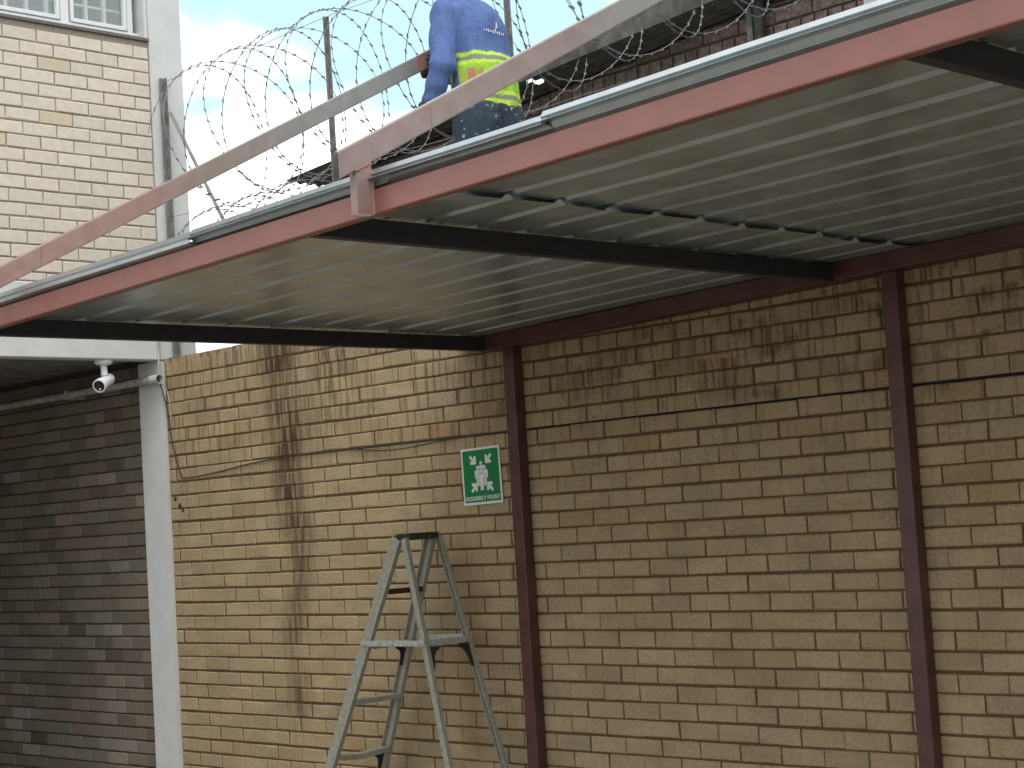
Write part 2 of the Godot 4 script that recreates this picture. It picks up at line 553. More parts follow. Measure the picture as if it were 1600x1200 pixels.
# ---------------------------------------------------------------- the buff brick wall behind the ladder
func yard_wall() -> void:
	var root := thing("brick_wall", "stained buff brick yard wall with brick-on-edge top, behind the ladder and red posts", "wall")
	var core := MB.new()
	core.box(Vector3(-3.328, 0.0, -0.22), Vector3(11.0, 2.756, -0.006))
	put(core, "mortar", M.mortar, root)
	var cr := MB.new()
	cr.box(Vector3(-0.06, 2.0445, -0.012), Vector3(11.0, 2.0555, -0.003))
	put(cr, "damp_course", M.crack, root)
	var m := StandardMaterial3D.new()
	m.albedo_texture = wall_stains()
	m.vertex_color_use_as_albedo = true
	m.roughness = 0.88
	var uvf := func(p: Vector2): return Vector2((p.x + 3.4) / 8.4, 1.0 - p.y / 2.8)
	var base := Color(0.500, 0.380, 0.222)
	var list := []
	var W := 0.232; var H := 0.085; var J := 0.0040
	for r in range(-7, 25):
		var y1 := 2.05 - H * r; var y0 := y1 - H
		if y0 < -0.05: continue
		var sh := 0.5 if posmod(r, 2) == 1 else 0.0
		var k := -16
		while true:
			var x0: float = (k + sh) * W; var x1: float = x0 + W
			k += 1
			if x1 < -3.32: continue
			if x0 > 10.9: break
			x0 = maxf(x0, -3.328)
			if x1 - x0 < 0.03: continue
			var b := MB.new()
			b.col = shade(base, 0.045, 0.02)
			if rng.randf() < 0.05: b.col = Color(b.col.r * 0.97, b.col.g * 0.90, b.col.b * 0.84)
			var jx := rng.randf_range(-0.003, 0.003)
			var wv := 0.0016 * sin(x0 * 1.7 + r * 2.3) + 0.001 * sin(x0 * 4.1 + r)
			brick(b, Vector3(0, wv, 0), Vector3.RIGHT, Vector3.BACK, x0 + J + jx, x1 - J + jx, maxf(y0, 0) + 0.0054, y1 - 0.0054, rng.randf_range(-0.0025, 0.0015), uvf)
			var s := seen(Vector3((x0 + x1) / 2, (y0 + y1) / 2, 0))
			var vis: bool = s.x > -0.02 and s.x < 1.02 and s.y < 1.02 and y0 < cy(x0) + 0.02
			list.append({"mb": b, "rank": s.z if vis else 1e9})
	# brick-on-edge coping
	var x := -3.326
	while x < 10.9:
		var b := MB.new()
		b.col = shade(base * 0.95, 0.10, 0.03)
		brick(b, Vector3.ZERO, Vector3.RIGHT, Vector3.BACK, x + 0.004, x + 0.079, 2.650, 2.762 + rng.randf_range(-0.002, 0.002), rng.randf_range(-0.002, 0.002), uvf)
		b.quad(Vector3(x + 0.004, 2.762, 0), Vector3(x + 0.079, 2.762, 0), Vector3(x + 0.079, 2.762, -0.22), Vector3(x + 0.004, 2.762, -0.22))
		list.append({"mb": b, "rank": 1e9})
		x += 0.083
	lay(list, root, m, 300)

# ---------------------------------------------------------------- the building at the left
func left_building() -> void:
	var root := thing("brick_building", "pale brick building with white concrete frame and steel window at left", "building")
	var XP := -3.33
	# white frame: column above, pillar below, beam between
	var b := MB.new()
	b.box(Vector3(XP - 0.255, 0.0, -0.25), Vector3(XP, 2.755, 0.030), 0.006)
	var pil := put(b, "pillar", M.plaster, root)
	b = MB.new()
	b.box(Vector3(XP - 0.27, 3.222, -0.25), Vector3(XP + 0.004, 7.5, 0.0), 0.006)
	put(b, "column", M.plaster, root)
	b = MB.new()
	b.box(Vector3(XP - 0.12, 2.757, -0.25), Vector3(XP + 0.006, 3.222, 6.0), 0.006)
	put(b, "floor_beam", M.plaster, root)
	# walls behind the bricks
	b = MB.new()
	b.box(Vector3(XP - 0.24, 3.224, 0.002), Vector3(XP - 0.008, 4.872, 6.0))
	put(b, "mortar", M.mortar_pale, root)
	b = MB.new()
	b.box(Vector3(XP - 0.24, 6.2, 0.002), Vector3(XP - 0.008, 7.5, 6.0))
	b.box(Vector3(XP - 0.24, 4.872, 1.76), Vector3(XP - 0.008, 6.2, 6.0))
	put(b, "upper_wall", M.mortar_pale, root)
	b = MB.new()
	b.box(Vector3(-10.0, 0.0, -0.25), Vector3(XP - 0.257, 2.80, -0.058))
	put(b, "mortar", M.mortar_dark, root)
	b = MB.new()
	b.box(Vector3(-10.0, 2.80, -0.25), Vector3(XP - 0.12, 2.95, 6.0))
	put(b, "porch_ceiling", M.ceiling, root)
	b = MB.new()
	b.box(Vector3(-10.0, 2.95, -0.25), Vector3(XP - 0.272, 7.5, -0.02))
	put(b, "end_wall", M.plaster, root)
	b = MB.new()
	b.box(Vector3(-10.0, 7.5, -0.35), Vector3(XP + 0.1, 7.62, 6.0))
	put(b, "roof_slab", M.plaster, root)
	# the porch is closed behind
	b = MB.new()
	b.box(Vector3(-10.2, 0.0, -0.25), Vector3(-10.0, 7.5, 6.0))
	b.box(Vector3(-10.0, 0.0, 6.0), Vector3(XP, 7.5, 6.2))
	put(b, "far_wall", M.plaster, root)
	var list := []
	var m := StandardMaterial3D.new()
	m.vertex_color_use_as_albedo = true
	m.roughness = 0.9
	m.albedo_texture = grime(61, 0.02, Color(0.93, 0.925, 0.915), Color(1, 1, 1))
	m.uv1_triplanar = true; m.uv1_world_triplanar = true; m.uv1_scale = Vector3.ONE * 1.5
	var uvf := func(p: Vector2): return p
	# storey wall, facing +x; its bricks run along z
	var H := 0.085; var W := 0.232
	for r in range(-11, 9):
		var y0 := 4.047 + r * H; var y1 := y0 + H
		if y1 < 3.24: continue
		y0 = maxf(y0, 3.224)
		y1 = minf(y1, 4.872)
		if y1 - y0 < 0.02: continue
		var sh := 0.12 if posmod(r, 2) == 0 else 0.004
		var k := -1
		while true:
			var z0 := sh + k * W; var z1 := z0 + W
			k += 1
			if z1 < 0.02: continue
			if z0 > 5.9: break
			z0 = maxf(z0, 0.004)
			if z1 - z0 < 0.03: continue
			var e := MB.new()
			e.col = shade(Color(0.61, 0.555, 0.475), 0.03, 0.018)
			if rng.randf() < 0.06: e.col = Color(e.col.r * 0.9, e.col.g * 0.86, e.col.b * 0.74)
			brick(e, Vector3(XP, 0, 0), Vector3.FORWARD, Vector3.RIGHT, -z1 + 0.004, -z0 - 0.004, y0 + 0.0045, y1 - 0.0045, rng.randf_range(-0.002, 0.002), uvf)
			var s := seen(Vector3(XP, (y0 + y1) / 2, (z0 + z1) / 2))
			var vis: bool = s.x > -0.03 and s.y > -0.03
			list.append({"mb": e, "rank": s.z if vis else 1e9})
	# porch wall, facing +z
	for r in range(0, 33):
		var y0 := 0.043 + r * H - H; var y1 := minf(y0 + H, 2.80)
		y0 = maxf(y0, 0.0)
		if y1 - y0 < 0.03: continue
		var sh := 0.0 if posmod(r, 2) == 0 else 0.116
		var k := 0
		while true:
			var x1 := XP - 0.257 - k * W + sh; var x0 := x1 - W
			k += 1
			if x1 < -9.9: break
			x1 = minf(x1, XP - 0.258)
			if x1 - x0 < 0.03: continue
			var e := MB.new()
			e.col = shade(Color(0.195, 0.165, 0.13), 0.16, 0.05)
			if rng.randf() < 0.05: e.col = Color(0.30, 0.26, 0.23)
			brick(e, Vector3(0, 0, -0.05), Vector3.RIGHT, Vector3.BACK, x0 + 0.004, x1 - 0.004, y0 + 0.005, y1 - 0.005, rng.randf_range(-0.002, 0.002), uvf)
			var s := seen(Vector3((x0 + x1) / 2, (y0 + y1) / 2, 0))
			var vis: bool = s.x > -0.03 and s.y < 1.03
			list.append({"mb": e, "rank": s.z if vis else 1e9})
	lay(list, root, m, 300)
	# window
	var w := Node3D.new(); w.name = "window"; root.add_child(w)
	var X := XP - 0.075
	b = MB.new()
	for zz in [[0.075, 0.115], [0.545, 0.605], [1.075, 1.115], [1.70, 1.74]]:
		b.box(Vector3(X - 0.03, 4.90, zz[0]), Vector3(X + 0.012, 6.18, zz[1]), 0.003)
	b.box(Vector3(X - 0.031, 4.873, 0.03), Vector3(X + 0.014, 4.915, 1.755), 0.003)
	b.box(Vector3(X - 0.031, 6.14, 0.03), Vector3(X + 0.014, 6.2, 1.755), 0.003)
	put(b, "frame", M.steel_white, w)
	for zz in [[0.125, 0.535], [0.615, 1.065], [1.125, 1.69]]:
		b = MB.new()
		var z0: float = zz[0]; var z1: float = zz[1]
		for e in [z0, z1 - 0.022]:
			b.box(Vector3(X - 0.012, 4.925, e), Vector3(X + 0.022, 6.13, e + 0.022), 0.003)
		b.box(Vector3(X - 0.013, 4.918, z0 + 0.001), Vector3(X + 0.021, 4.945, z1 - 0.001), 0.003)
		b.box(Vector3(X - 0.013, 6.11, z0 + 0.001), Vector3(X + 0.021, 6.132, z1 - 0.001), 0.003)
		put(b, "casement", M.steel_white, w)
		b = MB.new()
		b.box(Vector3(X - 0.004, 4.945, z0 + 0.022), Vector3(X, 6.11, z1 - 0.022))
		put(b, "pane", M.glass, w)
	for z in [0.25, 0.385, 0.50, 0.67, 0.81, 0.955]:
		b = MB.new()
		b.box(Vector3(X - 0.070, 4.88, z - 0.012), Vector3(X - 0.040, 6.15, z + 0.012), 0.002)
		put(b, "burglar_bar", M.steel_white, w)
	for y in [5.06]:
		b = MB.new()
		b.box(Vector3(X - 0.0715, y - 0.008, 0.03), Vector3(X - 0.0515, y + 0.008, 1.70), 0.002)
		put(b, "burglar_bar", M.steel_white, w)
	b = MB.new()
	b.box(Vector3(X - 0.9, 4.7, -0.0), Vector3(X - 0.75, 6.4, 1.9))
	put(b, "blind", M.room, w)
	b = MB.new()
	b.box(Vector3(XP - 0.24, 4.850, 0.004), Vector3(XP + 0.012, 4.8715, 1.76), 0.003)
	b.box(Vector3(X - 0.02, 4.8725, 0.002), Vector3(XP + 0.002, 4.876, 1.756), 0.001)
	put(b, "sill", M.sill, w)
	b = MB.new()
	b.box(Vector3(XP - 0.24, 4.874, 0.003), Vector3(XP - 0.002, 6.2, 0.028), 0.002)
	put(b, "reveal", M.plaster, w)
	# wall pipe under the porch ceiling, open end past the pillar
	var pr := thing("drain_pipe", "grey plastic pipe under the porch ceiling, open end past the white pillar", "pipe")
	b = MB.new()
	b.tube([Vector3(-9.9, 2.630, 0.075), Vector3(-3.30, 2.630, 0.075)], 0.024, 14, false)
	put(b, "pipe", M.pvc, pr)
	b = MB.new()
	b.lathe(Vector3(-3.37, 2.630, 0.075), Vector3.RIGHT, [Vector2(0.0245, 0.0), Vector2(0.031, 0.0), Vector2(0.031, 0.10), Vector2(0.025, 0.10), Vector2(0.024, 0.03), Vector2(0.0, 0.03)], 18)
	put(b, "socket", M.pvc, pr)
	b = MB.new()
	b.lathe(Vector3(-3.34, 2.630, 0.075), Vector3.RIGHT, [Vector2(0.0235, 0.0), Vector2(0.0, 0.002)], 18)
	put(b, "dark_bore", M.black, pr)
	b = MB.new()
	for k in 5:
		b.box(Vector3(-4.4 - k * 1.2, 2.600, -0.06), Vector3(-4.38 - k * 1.2, 2.660, 0.104), 0.004)
	put(b, "bracket", M.pvc, pr)
	var co := thing("conduit", "thin white conduit running up the edge of the white beam", "conduit")
	b = MB.new()
	b.tube([Vector3(-3.312, 2.67, 0.05), Vector3(-3.312, 2.80, 0.045), Vector3(-3.312, 3.24, 0.035)], 0.0075, 10)
	put(b, "pipe", M.pvc, co)
	b = MB.new()
	b.box(Vector3(-3.324, 2.93, 0.024), Vector3(-3.300, 2.945, 0.058), 0.002)
	put(b, "saddle", M.pvc, co)
	# security camera under the beam
	var cc := thing("security_camera", "white bullet security camera under the white beam left of the pillar", "camera")
	var bp := Vector3(-3.40, 2.757, 0.40)
	b = MB.new()
	b.lathe(bp, Vector3.DOWN, [Vector2(0.0, 0.0), Vector2(0.058, 0.0), Vector2(0.058, 0.018), Vector2(0.045, 0.030), Vector2(0.0, 0.032)], 24)
	put(b, "base", M.steel_white, cc)
	b = MB.new()
	b.tube([bp + Vector3(0.0, -0.03, 0), bp + Vector3(0.006, -0.062, 0.002), bp + Vector3(0.018, -0.088, 0.008), bp + Vector3(0.024, -0.105, 0.012)], 0.022, 12)
	put(b, "arm", M.steel_white, cc)
	var dir := Vector3(0.52, -0.34, 0.78).normalized()
	var c0 := bp + Vector3(0.030, -0.142, 0.016) - dir * 0.06
	b = MB.new()
	b.lathe(c0, dir, [Vector2(0.0, -0.035), Vector2(0.030, -0.03), Vector2(0.036, -0.015), Vector2(0.037, 0.10), Vector2(0.043, 0.11), Vector2(0.043, 0.15), Vector2(0.036, 0.152), Vector2(0.034, 0.135)], 26)
	put(b, "body", M.steel_white, cc)
	b = MB.new()
	b.lathe(c0, dir, [Vector2(0.0355, 0.146), Vector2(0.014, 0.142), Vector2(0.013, 0.146), Vector2(0.0, 0.149)], 24)
	put(b, "lens", M.black, cc)
	b = MB.new()
	var lu := (Vector3.UP - dir * dir.y).normalized()
	b.lathe(c0 + dir * 0.144 - lu * 0.022, dir, [Vector2(0.007, 0.0), Vector2(0.006, 0.004), Vector2(0.0, 0.005)], 10)
	put(b, "lamp", M.steel_white, cc)

# ---------------------------------------------------------------- the old building behind the wall
func roof_y(x: float) -> float: return 4.052 + 0.077 * x
const HOLE := Vector2(-0.425, -0.60)      # rusted through, near the edge
func neighbour() -> void:
	var root := thing("old_building", "old dark brick building with rusty corrugated roof behind the worker", "building")
	var b := MB.new()
	b.box(Vector3(-2.16, 0.0, -4.5), Vector3(7.5, 3.42, -0.79))
	put(b, "lower_wall", M.mortar_dark, root)
	b = MB.new()                                    # the strip of wall in sight, its top following the roof
	for e in [[-0.792, 1], [-4.5, -1]]:
		var z: float = e[0]
		var P := [Vector3(-2.155, 3.42, z), Vector3(7.5, 3.42, z), Vector3(7.5, roof_y(7.5) - 0.02, z), Vector3(-2.155, roof_y(-2.155) - 0.02, z)]
		if e[1] > 0: b.quad(P[0], P[1], P[2], P[3])
		else: b.quad(P[3], P[2], P[1], P[0])
	b.quad(Vector3(-2.155, 3.42, -4.5), Vector3(-2.155, 3.42, -0.792), Vector3(-2.155, roof_y(-2.155) - 0.02, -0.792), Vector3(-2.155, roof_y(-2.155) - 0.02, -4.5))
	b.quad(Vector3(7.5, 3.42, -0.792), Vector3(7.5, 3.42, -4.5), Vector3(7.5, roof_y(7.5) - 0.02, -4.5), Vector3(7.5, roof_y(7.5) - 0.02, -0.792))
	put(b, "mortar", M.mortar_dark, root)
	var list := []
	var uvf := func(p: Vector2): return p
	# bricks: upright course under 3.92, stretchers above
	var rows := []
	for k in 5: rows.append([3.465 + 0.085 * k, 3.55 + 0.085 * k, 0.232, 0.116 * (k % 2)])
	rows.append([3.89, 3.995, 0.083, 0.0])
	for k in 9: rows.append([3.995 + 0.085 * k, 4.08 + 0.085 * k, 0.232, 0.116 * (k % 2)])
	for r in rows:
		var x: float = -2.157 - r[3]
		while x < 7.4:
			var x0 := maxf(x, -2.157); var x1: float = x + r[2]
			x = x1
			var y1: float = minf(r[1], roof_y(x0) - 0.02)
			if y1 - r[0] < 0.02 or x1 - x0 < 0.03: continue
			var e := MB.new()
			e.col = shade(Color(0.250, 0.185, 0.155), 0.16, 0.06)
			if rng.randf() < 0.16: e.col = Color(0.29, 0.24, 0.19) * rng.randf_range(0.8, 1.2)
			if x0 > 1.0: e.col = e.col.lerp(Color(0.36, 0.27, 0.24), 0.75)
			e.col.a = 1
			brick(e, Vector3(0, 0, -0.78), Vector3.RIGHT, Vector3.BACK, x0 + 0.005, x1 - 0.005, r[0] + 0.006, y1 - 0.006, rng.randf_range(-0.004, 0.004), uvf)
			var s := seen(Vector3((x0 + x1) / 2, (r[0] + y1) / 2, -0.78))
			list.append({"mb": e, "rank": s.z if (s.y > -0.05 and r[0] > 3.5 and x1 < 2.6) else 1e9})
	lay(list, root, M.clinker, 300)
	# corrugated roof, ridges running along x, with a rusted hole near the edge
	b = MB.new()
	var zs := 0
	var step := 0.076 / 6.0
	var nz := 300
	var xs := [-2.64, -2.62]
	var x := -2.62
	while x < 7.6:
		x += 0.012 if (x > -0.53 and x < -0.28) else 0.30
		xs.append(x)
	for k in nz:
		var z0 := -0.532 - k * step; var z1 := z0 - step
		var h0 := 0.009 * sin(TAU * (z0 + 0.02) / 0.076); var h1 := 0.009 * sin(TAU * (z1 + 0.02) / 0.076)
		for i in xs.size() - 1:
			var xa: float = xs[i]; var xb: float = xs[i + 1]
			if Vector2(((xa + xb) / 2 - HOLE.x) / 0.034, ((z0 + z1) / 2 - HOLE.y) / 0.075).length() < 1.0: continue
			var nu := Vector3(-0.077, 1, -(h1 - h0) / -step * -1.0)
			b.quad(Vector3(xa, roof_y(xa) + h0, z0), Vector3(xb, roof_y(xb) + h0, z0), Vector3(xb, roof_y(xb) + h1, z1), Vector3(xa, roof_y(xa) + h1, z1))
			b.quad(Vector3(xa, roof_y(xa) + h0 - 0.0015, z0), Vector3(xa, roof_y(xa) + h1 - 0.0015, z1), Vector3(xb, roof_y(xb) + h1 - 0.0015, z1), Vector3(xb, roof_y(xb) + h0 - 0.0015, z0))
	put(b, "roof_sheet", M.old_iron, root)
	# steel barge board along the edge
	b = MB.new()
	b.prism(MB.rrect(0.012, 0.15, 0.003, 2), Vector3(-0.62, roof_y(-0.62) + 0.068, -0.522), Vector3(7.5, roof_y(7.5) + 0.068, -0.522), Vector3.UP)
	put(b, "barge_board", M.flash_old, root)
	# downpipe and plastered pier at the right
	b = MB.new()
	b.tube([Vector3(1.03, 3.40, -0.735), Vector3(1.03, 4.12, -0.735)], 0.030, 12)
	put(b, "downpipe", M.old_iron, root)
	b = MB.new()
	b.box(Vector3(0.93, 3.4, -0.785), Vector3(0.965, 4.11, -0.76), 0.004)
	put(b, "cover_strip", M.galv, root)
	b = MB.new()
	b.box(Vector3(1.66, 0.0, -0.90), Vector3(2.10, 4.17, -0.72), 0.006)
	put(b, "pier", M.plaster, root)
	b = MB.new()
	b.box(Vector3(1.80, 3.90, -0.725), Vector3(1.92, 4.09, -0.716), 0.003)
	put(b, "vent", M.old_iron, root)

# ---------------------------------------------------------------- the canopy
func canopy() -> void:
	var root := thing("canopy", "flat steel canopy of red beams under grey ribbed sheets", "canopy")
	var X0 := -0.25; var X1 := 10.95
	var hollow := func(p: Vector3, q: Vector3, w: float, h: float, called: String):
		var b := MB.new()
		b.prism(MB.rrect(w, h, 0.005, 3), p, q, Vector3.UP)
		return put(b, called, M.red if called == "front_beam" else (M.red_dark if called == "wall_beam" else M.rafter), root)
	var H := 0.076
	# front and back beams, then the rafters between them
	hollow.call(Vector3(X0 - 0.26, cy(X0 - 0.26) + H / 2, 2.935), Vector3(X1, cy(X1) + H / 2, 2.935), 0.040, H, "front_beam")
	hollow.call(Vector3(X0, cy(X0) + H / 2, 0.066), Vector3(X1, cy(X1) + H / 2, 0.066), 0.126, H, "wall_beam")
	for x in [-0.228, 1.935, 4.14, 6.40, 8.65, 10.92]:
		hollow.call(Vector3(x, cy(x) + H / 2 - 0.0015, 0.1295), Vector3(x, cy(x) + H / 2 - 0.0015, 2.9145), 0.045, H - 0.003, "rafter")
	# posts against the wall
	for x in [-0.1065, 2.1855, 4.42, 6.65, 8.9]:
		var b := MB.new()
		b.prism(MB.rrect(0.075, 0.066, 0.004, 3), Vector3(x, 0.0, 0.037), Vector3(x, cy(x) - 0.001, 0.037), Vector3.BACK)
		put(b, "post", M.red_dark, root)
	# a torn patch of tape by the first post
	# ribbed sheets: pans on the beams, ribs up; ribs run along x
	var pitch := 0.240
	var profile := func(z: float) -> float:
		var t := fposmod(z - 0.02, pitch)
		if t < 0.018: return 0.015 * t / 0.018
		if t < 0.034: return 0.015
		if t < 0.052: return 0.015 * (0.052 - t) / 0.018
		return 0.0
	for side in 2:
		var xa := X0 - 0.27 if side == 0 else 2.17
		var xb := 2.345 if side == 0 else X1
		for k in 4:
			var z0 := 0.01 + k * 0.72; var z1 := minf(z0 + 0.745, 2.950)
			if k == 3: z1 = 2.950
			var cuts := [z0]
			var zz := 0.02 + floorf((z0 - 0.02) / pitch) * pitch
			while zz < z1 + 0.01:
				for o in [0.0, 0.018, 0.034, 0.052]:
					if zz + o > z0 + 0.001 and zz + o < z1 - 0.001: cuts.append(zz + o)
				zz += pitch
			cuts.append(z1)
			cuts.sort()
			var b := MB.new()
			var seg := 14
			for i in seg:
				var x0: float = lerpf(xa, xb, float(i) / seg); var x1: float = lerpf(xa, xb, float(i + 1) / seg)
				for c in cuts.size() - 1:
					var P := []
					for e in [[x0, cuts[c]], [x1, cuts[c]], [x1, cuts[c + 1]], [x0, cuts[c + 1]]]:
						var x: float = e[0]; var z: float = e[1]
						var lift := 0.004 + 0.0012 * k
						if side == 1: lift += 0.0035 + 0.013 * smoothstep(3.0, 2.3, x)
						else: lift += 0.004 * sin(z * 9.0) * smoothstep(1.95, 2.345, x) - 0.003 * smoothstep(2.0, 2.345, x)
						lift += 0.0022 * sin(x * 2.1 + k * 1.7) * (1.0 if profile.call(z) < 0.001 else 0.4)
						P.append(Vector3(x, cy(x) + H + lift + profile.call(z), z))
					b.quad(P[0], P[3], P[2], P[1])
					var dn := Vector3(0, -0.0008, 0)
					b.quad(P[0] + dn, P[1] + dn, P[2] + dn, P[3] + dn)
			put(b, "roof_sheet", M.sheet, root)
	# edge flashing in three lapped lengths
	for e in [[X0 - 0.275, 1.34, 0.0], [1.33, 3.03, 0.0015], [3.005, X1 + 0.01, 0.011]]:
		var b := MB.new()
		var lift: float = e[2]
		var prof := [Vector2(2.88, 0.128), Vector2(2.950, 0.131), Vector2(2.962, 0.112), Vector2(2.958, 0.107), Vector2(2.972, 0.098), Vector2(2.972, 0.088), Vector2(2.940, 0.078)]
		if e[0] > 1.0: prof = [Vector2(2.88, 0.131), Vector2(2.950, 0.134), Vector2(2.963, 0.117), Vector2(2.957, 0.111), Vector2(2.975, 0.102), Vector2(2.955, 0.100), Vector2(2.930, 0.080)]
		if e[0] > 2.0: prof = [Vector2(2.88, 0.131), Vector2(2.950, 0.134), Vector2(2.963, 0.117), Vector2(2.957, 0.111), Vector2(2.975, 0.102), Vector2(2.955, 0.099), Vector2(2.932, 0.070)]
		var seg := 12
		for i in seg:
			var xa: float = lerpf(e[0], e[1], float(i) / seg); var xb: float = lerpf(e[0], e[1], float(i + 1) / seg)
			var wa := 0.0018 * sin(xa * 3.7) + lift; var wb := 0.0018 * sin(xb * 3.7) + lift
			for c in prof.size() - 1:
				var p: Vector2 = prof[c]; var q: Vector2 = prof[c + 1]
				var A := Vector3(xa, cy(xa) + p.y + wa, p.x); var B := Vector3(xb, cy(xb) + p.y + wb, p.x)
				var C := Vector3(xb, cy(xb) + q.y + wb, q.x); var D := Vector3(xa, cy(xa) + q.y + wa, q.x)
				b.quad(A, D, C, B)
				var t := Vector3(0, -0.0012, -0.0012)
				b.quad(A + t, B + t, C + t, D + t)
		put(b, "flashing", M.flash, root)
	# weld bead and pencil-thin top edge are paint thick: tek screws along the rafters
	for x in [-0.228, 1.935, 4.14]:
		var b := MB.new()
		for k in 12:
			var z := 0.20 + k * 0.24
			b.lathe(Vector3(x, cy(x) + H + 0.006, z), Vector3.UP, [Vector2(0.012, 0.0), Vector2(0.012, 0.003), Vector2(0.006, 0.003), Vector2(0.006, 0.009), Vector2(0.0, 0.009)], 8)
		put(b, "roof_screws", M.galv, root).set_meta("kind", "stuff")

# ---------------------------------------------------------------- the raking beams of the frame going up above the canopy
func upper_frame() -> void:
	var red := Color(0.31, 0.190, 0.172)
	var faded := Color(0.280, 0.212, 0.202)
	var grey := Color(0.25, 0.255, 0.25)
	var brown := Color(0.25, 0.205, 0.175)
	var raking := func(called: String, label: String, x: float, w: float, ztop: float, ytop: float, slope: float, parts: Array):
		var root := thing(called, label, "beam", "raking red beams above the canopy")
		var ang := atan(slope)
		var up := Vector3(0, cos(ang), sin(ang))
		var i := 0
		for e in parts:      # [z start, z end, colours along it, height, wall of tube shown open]
			var h: float = e[3]
			var f := func(z: float): return Vector3(x, ytop + slope * (ztop - z) - 0.0425, z)
			var b := MB.new()
			b.prism(MB.rrect(w, h * 1.125, 0.006, 3), f.call(e[0]), f.call(e[1]), Vector3.UP, true, e[2], true)
			put(b, "length", M.red_v, root)
			if e != parts[-1]:      # the dark butt joint
				b = MB.new()
				b.prism(MB.rrect(w * 0.96, h * 1.10, 0.005, 2), f.call(e[1] + 0.01), f.call(e[1] - 0.012), Vector3.UP, true, [], true)
				put(b, "joint", M.old_iron, root)
			i += 1
		return root
	# the beam standing on the stub
	var ub: Node3D = raking.call("raking_beam", "red raking beam on a short stub above the canopy edge, in front of the worker", 2.274, 0.028, 3.066, 2.718, 0.516, [
		[3.082, 2.702, [faded, faded], 0.076], [2.699, 0.25, [faded, faded, faded * 0.95, faded.lerp(grey, 0.75), grey, grey, grey * 0.95, grey, grey], 0.0765]])
	var b: MB
	# dark open end
	var ang := atan(0.516)
	b = MB.new()
	var e0 := Vector3(2.274, 2.718 - 0.0165 * 0.516 - 0.0425, 3.0826)
	b.prism(MB.rrect(0.0275, 0.085, 0.005, 2), e0, e0 + Vector3(0, 0, 0.0012), Vector3.UP)
	put(b, "open_end", M.old_iron, ub)
	# stub welded to the face of the front beam
	b = MB.new()
	b.prism(PackedVector2Array([Vector2(-0.0155, -0.031), Vector2(0.0155, -0.031), Vector2(0.0155, 0.031), Vector2(-0.0155, 0.031)]), Vector3(2.2725, 2.530, 2.988), Vector3(2.2725, 2.654, 2.988), Vector3.BACK, true, [red * 0.92, faded * 0.95])
	# slanted top under the rake
	b.col = red * 0.95
	b.box(Vector3(2.2572, 2.6545, 2.958), Vector3(2.2878, 2.672, 3.010))
	b.box(Vector3(2.2574, 2.6725, 2.958), Vector3(2.2876, 2.690, 2.975))
	put(b, "stub", M.red_v, ub)
	# weld beads
	b = MB.new()
	for k in 26:
		var t := k / 25.0
		b.lathe(Vector3(2.2895, 2.533 + 0.115 * t, 2.9572), Vector3(1, 0, 0.3), [Vector2(0.0042, -0.002), Vector2(0.0035, 0.002), Vector2(0.0, 0.003)], 6)
	for k in 14:
		var z := 3.016 - 0.055 * k / 13.0
		b.lathe(Vector3(2.2885, 2.718 + 0.516 * (3.066 - z) - 0.0850, z), Vector3(1, -0.3, 0), [Vector2(0.0042, -0.002), Vector2(0.0035, 0.002), Vector2(0.0, 0.003)], 6)
	put(b, "weld", mat(lin(0.30, 0.16, 0.14), 0.6), ub).set_meta("kind", "stuff")
	# its twin to the left, top end held by the worker
	raking.call("raking_beam", "long raking beam, red then bare grey, whose upper end the worker holds", 0.123, 0.028, 3.066, 2.662, 0.514, [
		[3.32, 2.838, [red, red], 0.075], [2.835, 2.262, [red, red, red, red * 0.97], 0.077], [2.2615, 0.80, [red.lerp(brown, 0.35), brown, brown.lerp(grey, 0.5), grey, grey, grey], 0.076], [0.7995, 0.665, [red * 1.02, red * 1.02], 0.0775]])

# ---------------------------------------------------------------- razor wire and its posts
func angle_iron(b: MB, p: Vector3, q: Vector3, s: float, t := 0.005) -> void:
	b.prism(PackedVector2Array([Vector2(-s / 2, -s / 2), Vector2(s / 2, -s / 2), Vector2(s / 2, -s / 2 + t), Vector2(-s / 2 + t, -s / 2 + t), Vector2(-s / 2 + t, s / 2), Vector2(-s / 2, s / 2)]), p, q, Vector3.BACK if absf((q - p).normalized().z) < 0.9 else Vector3.UP)

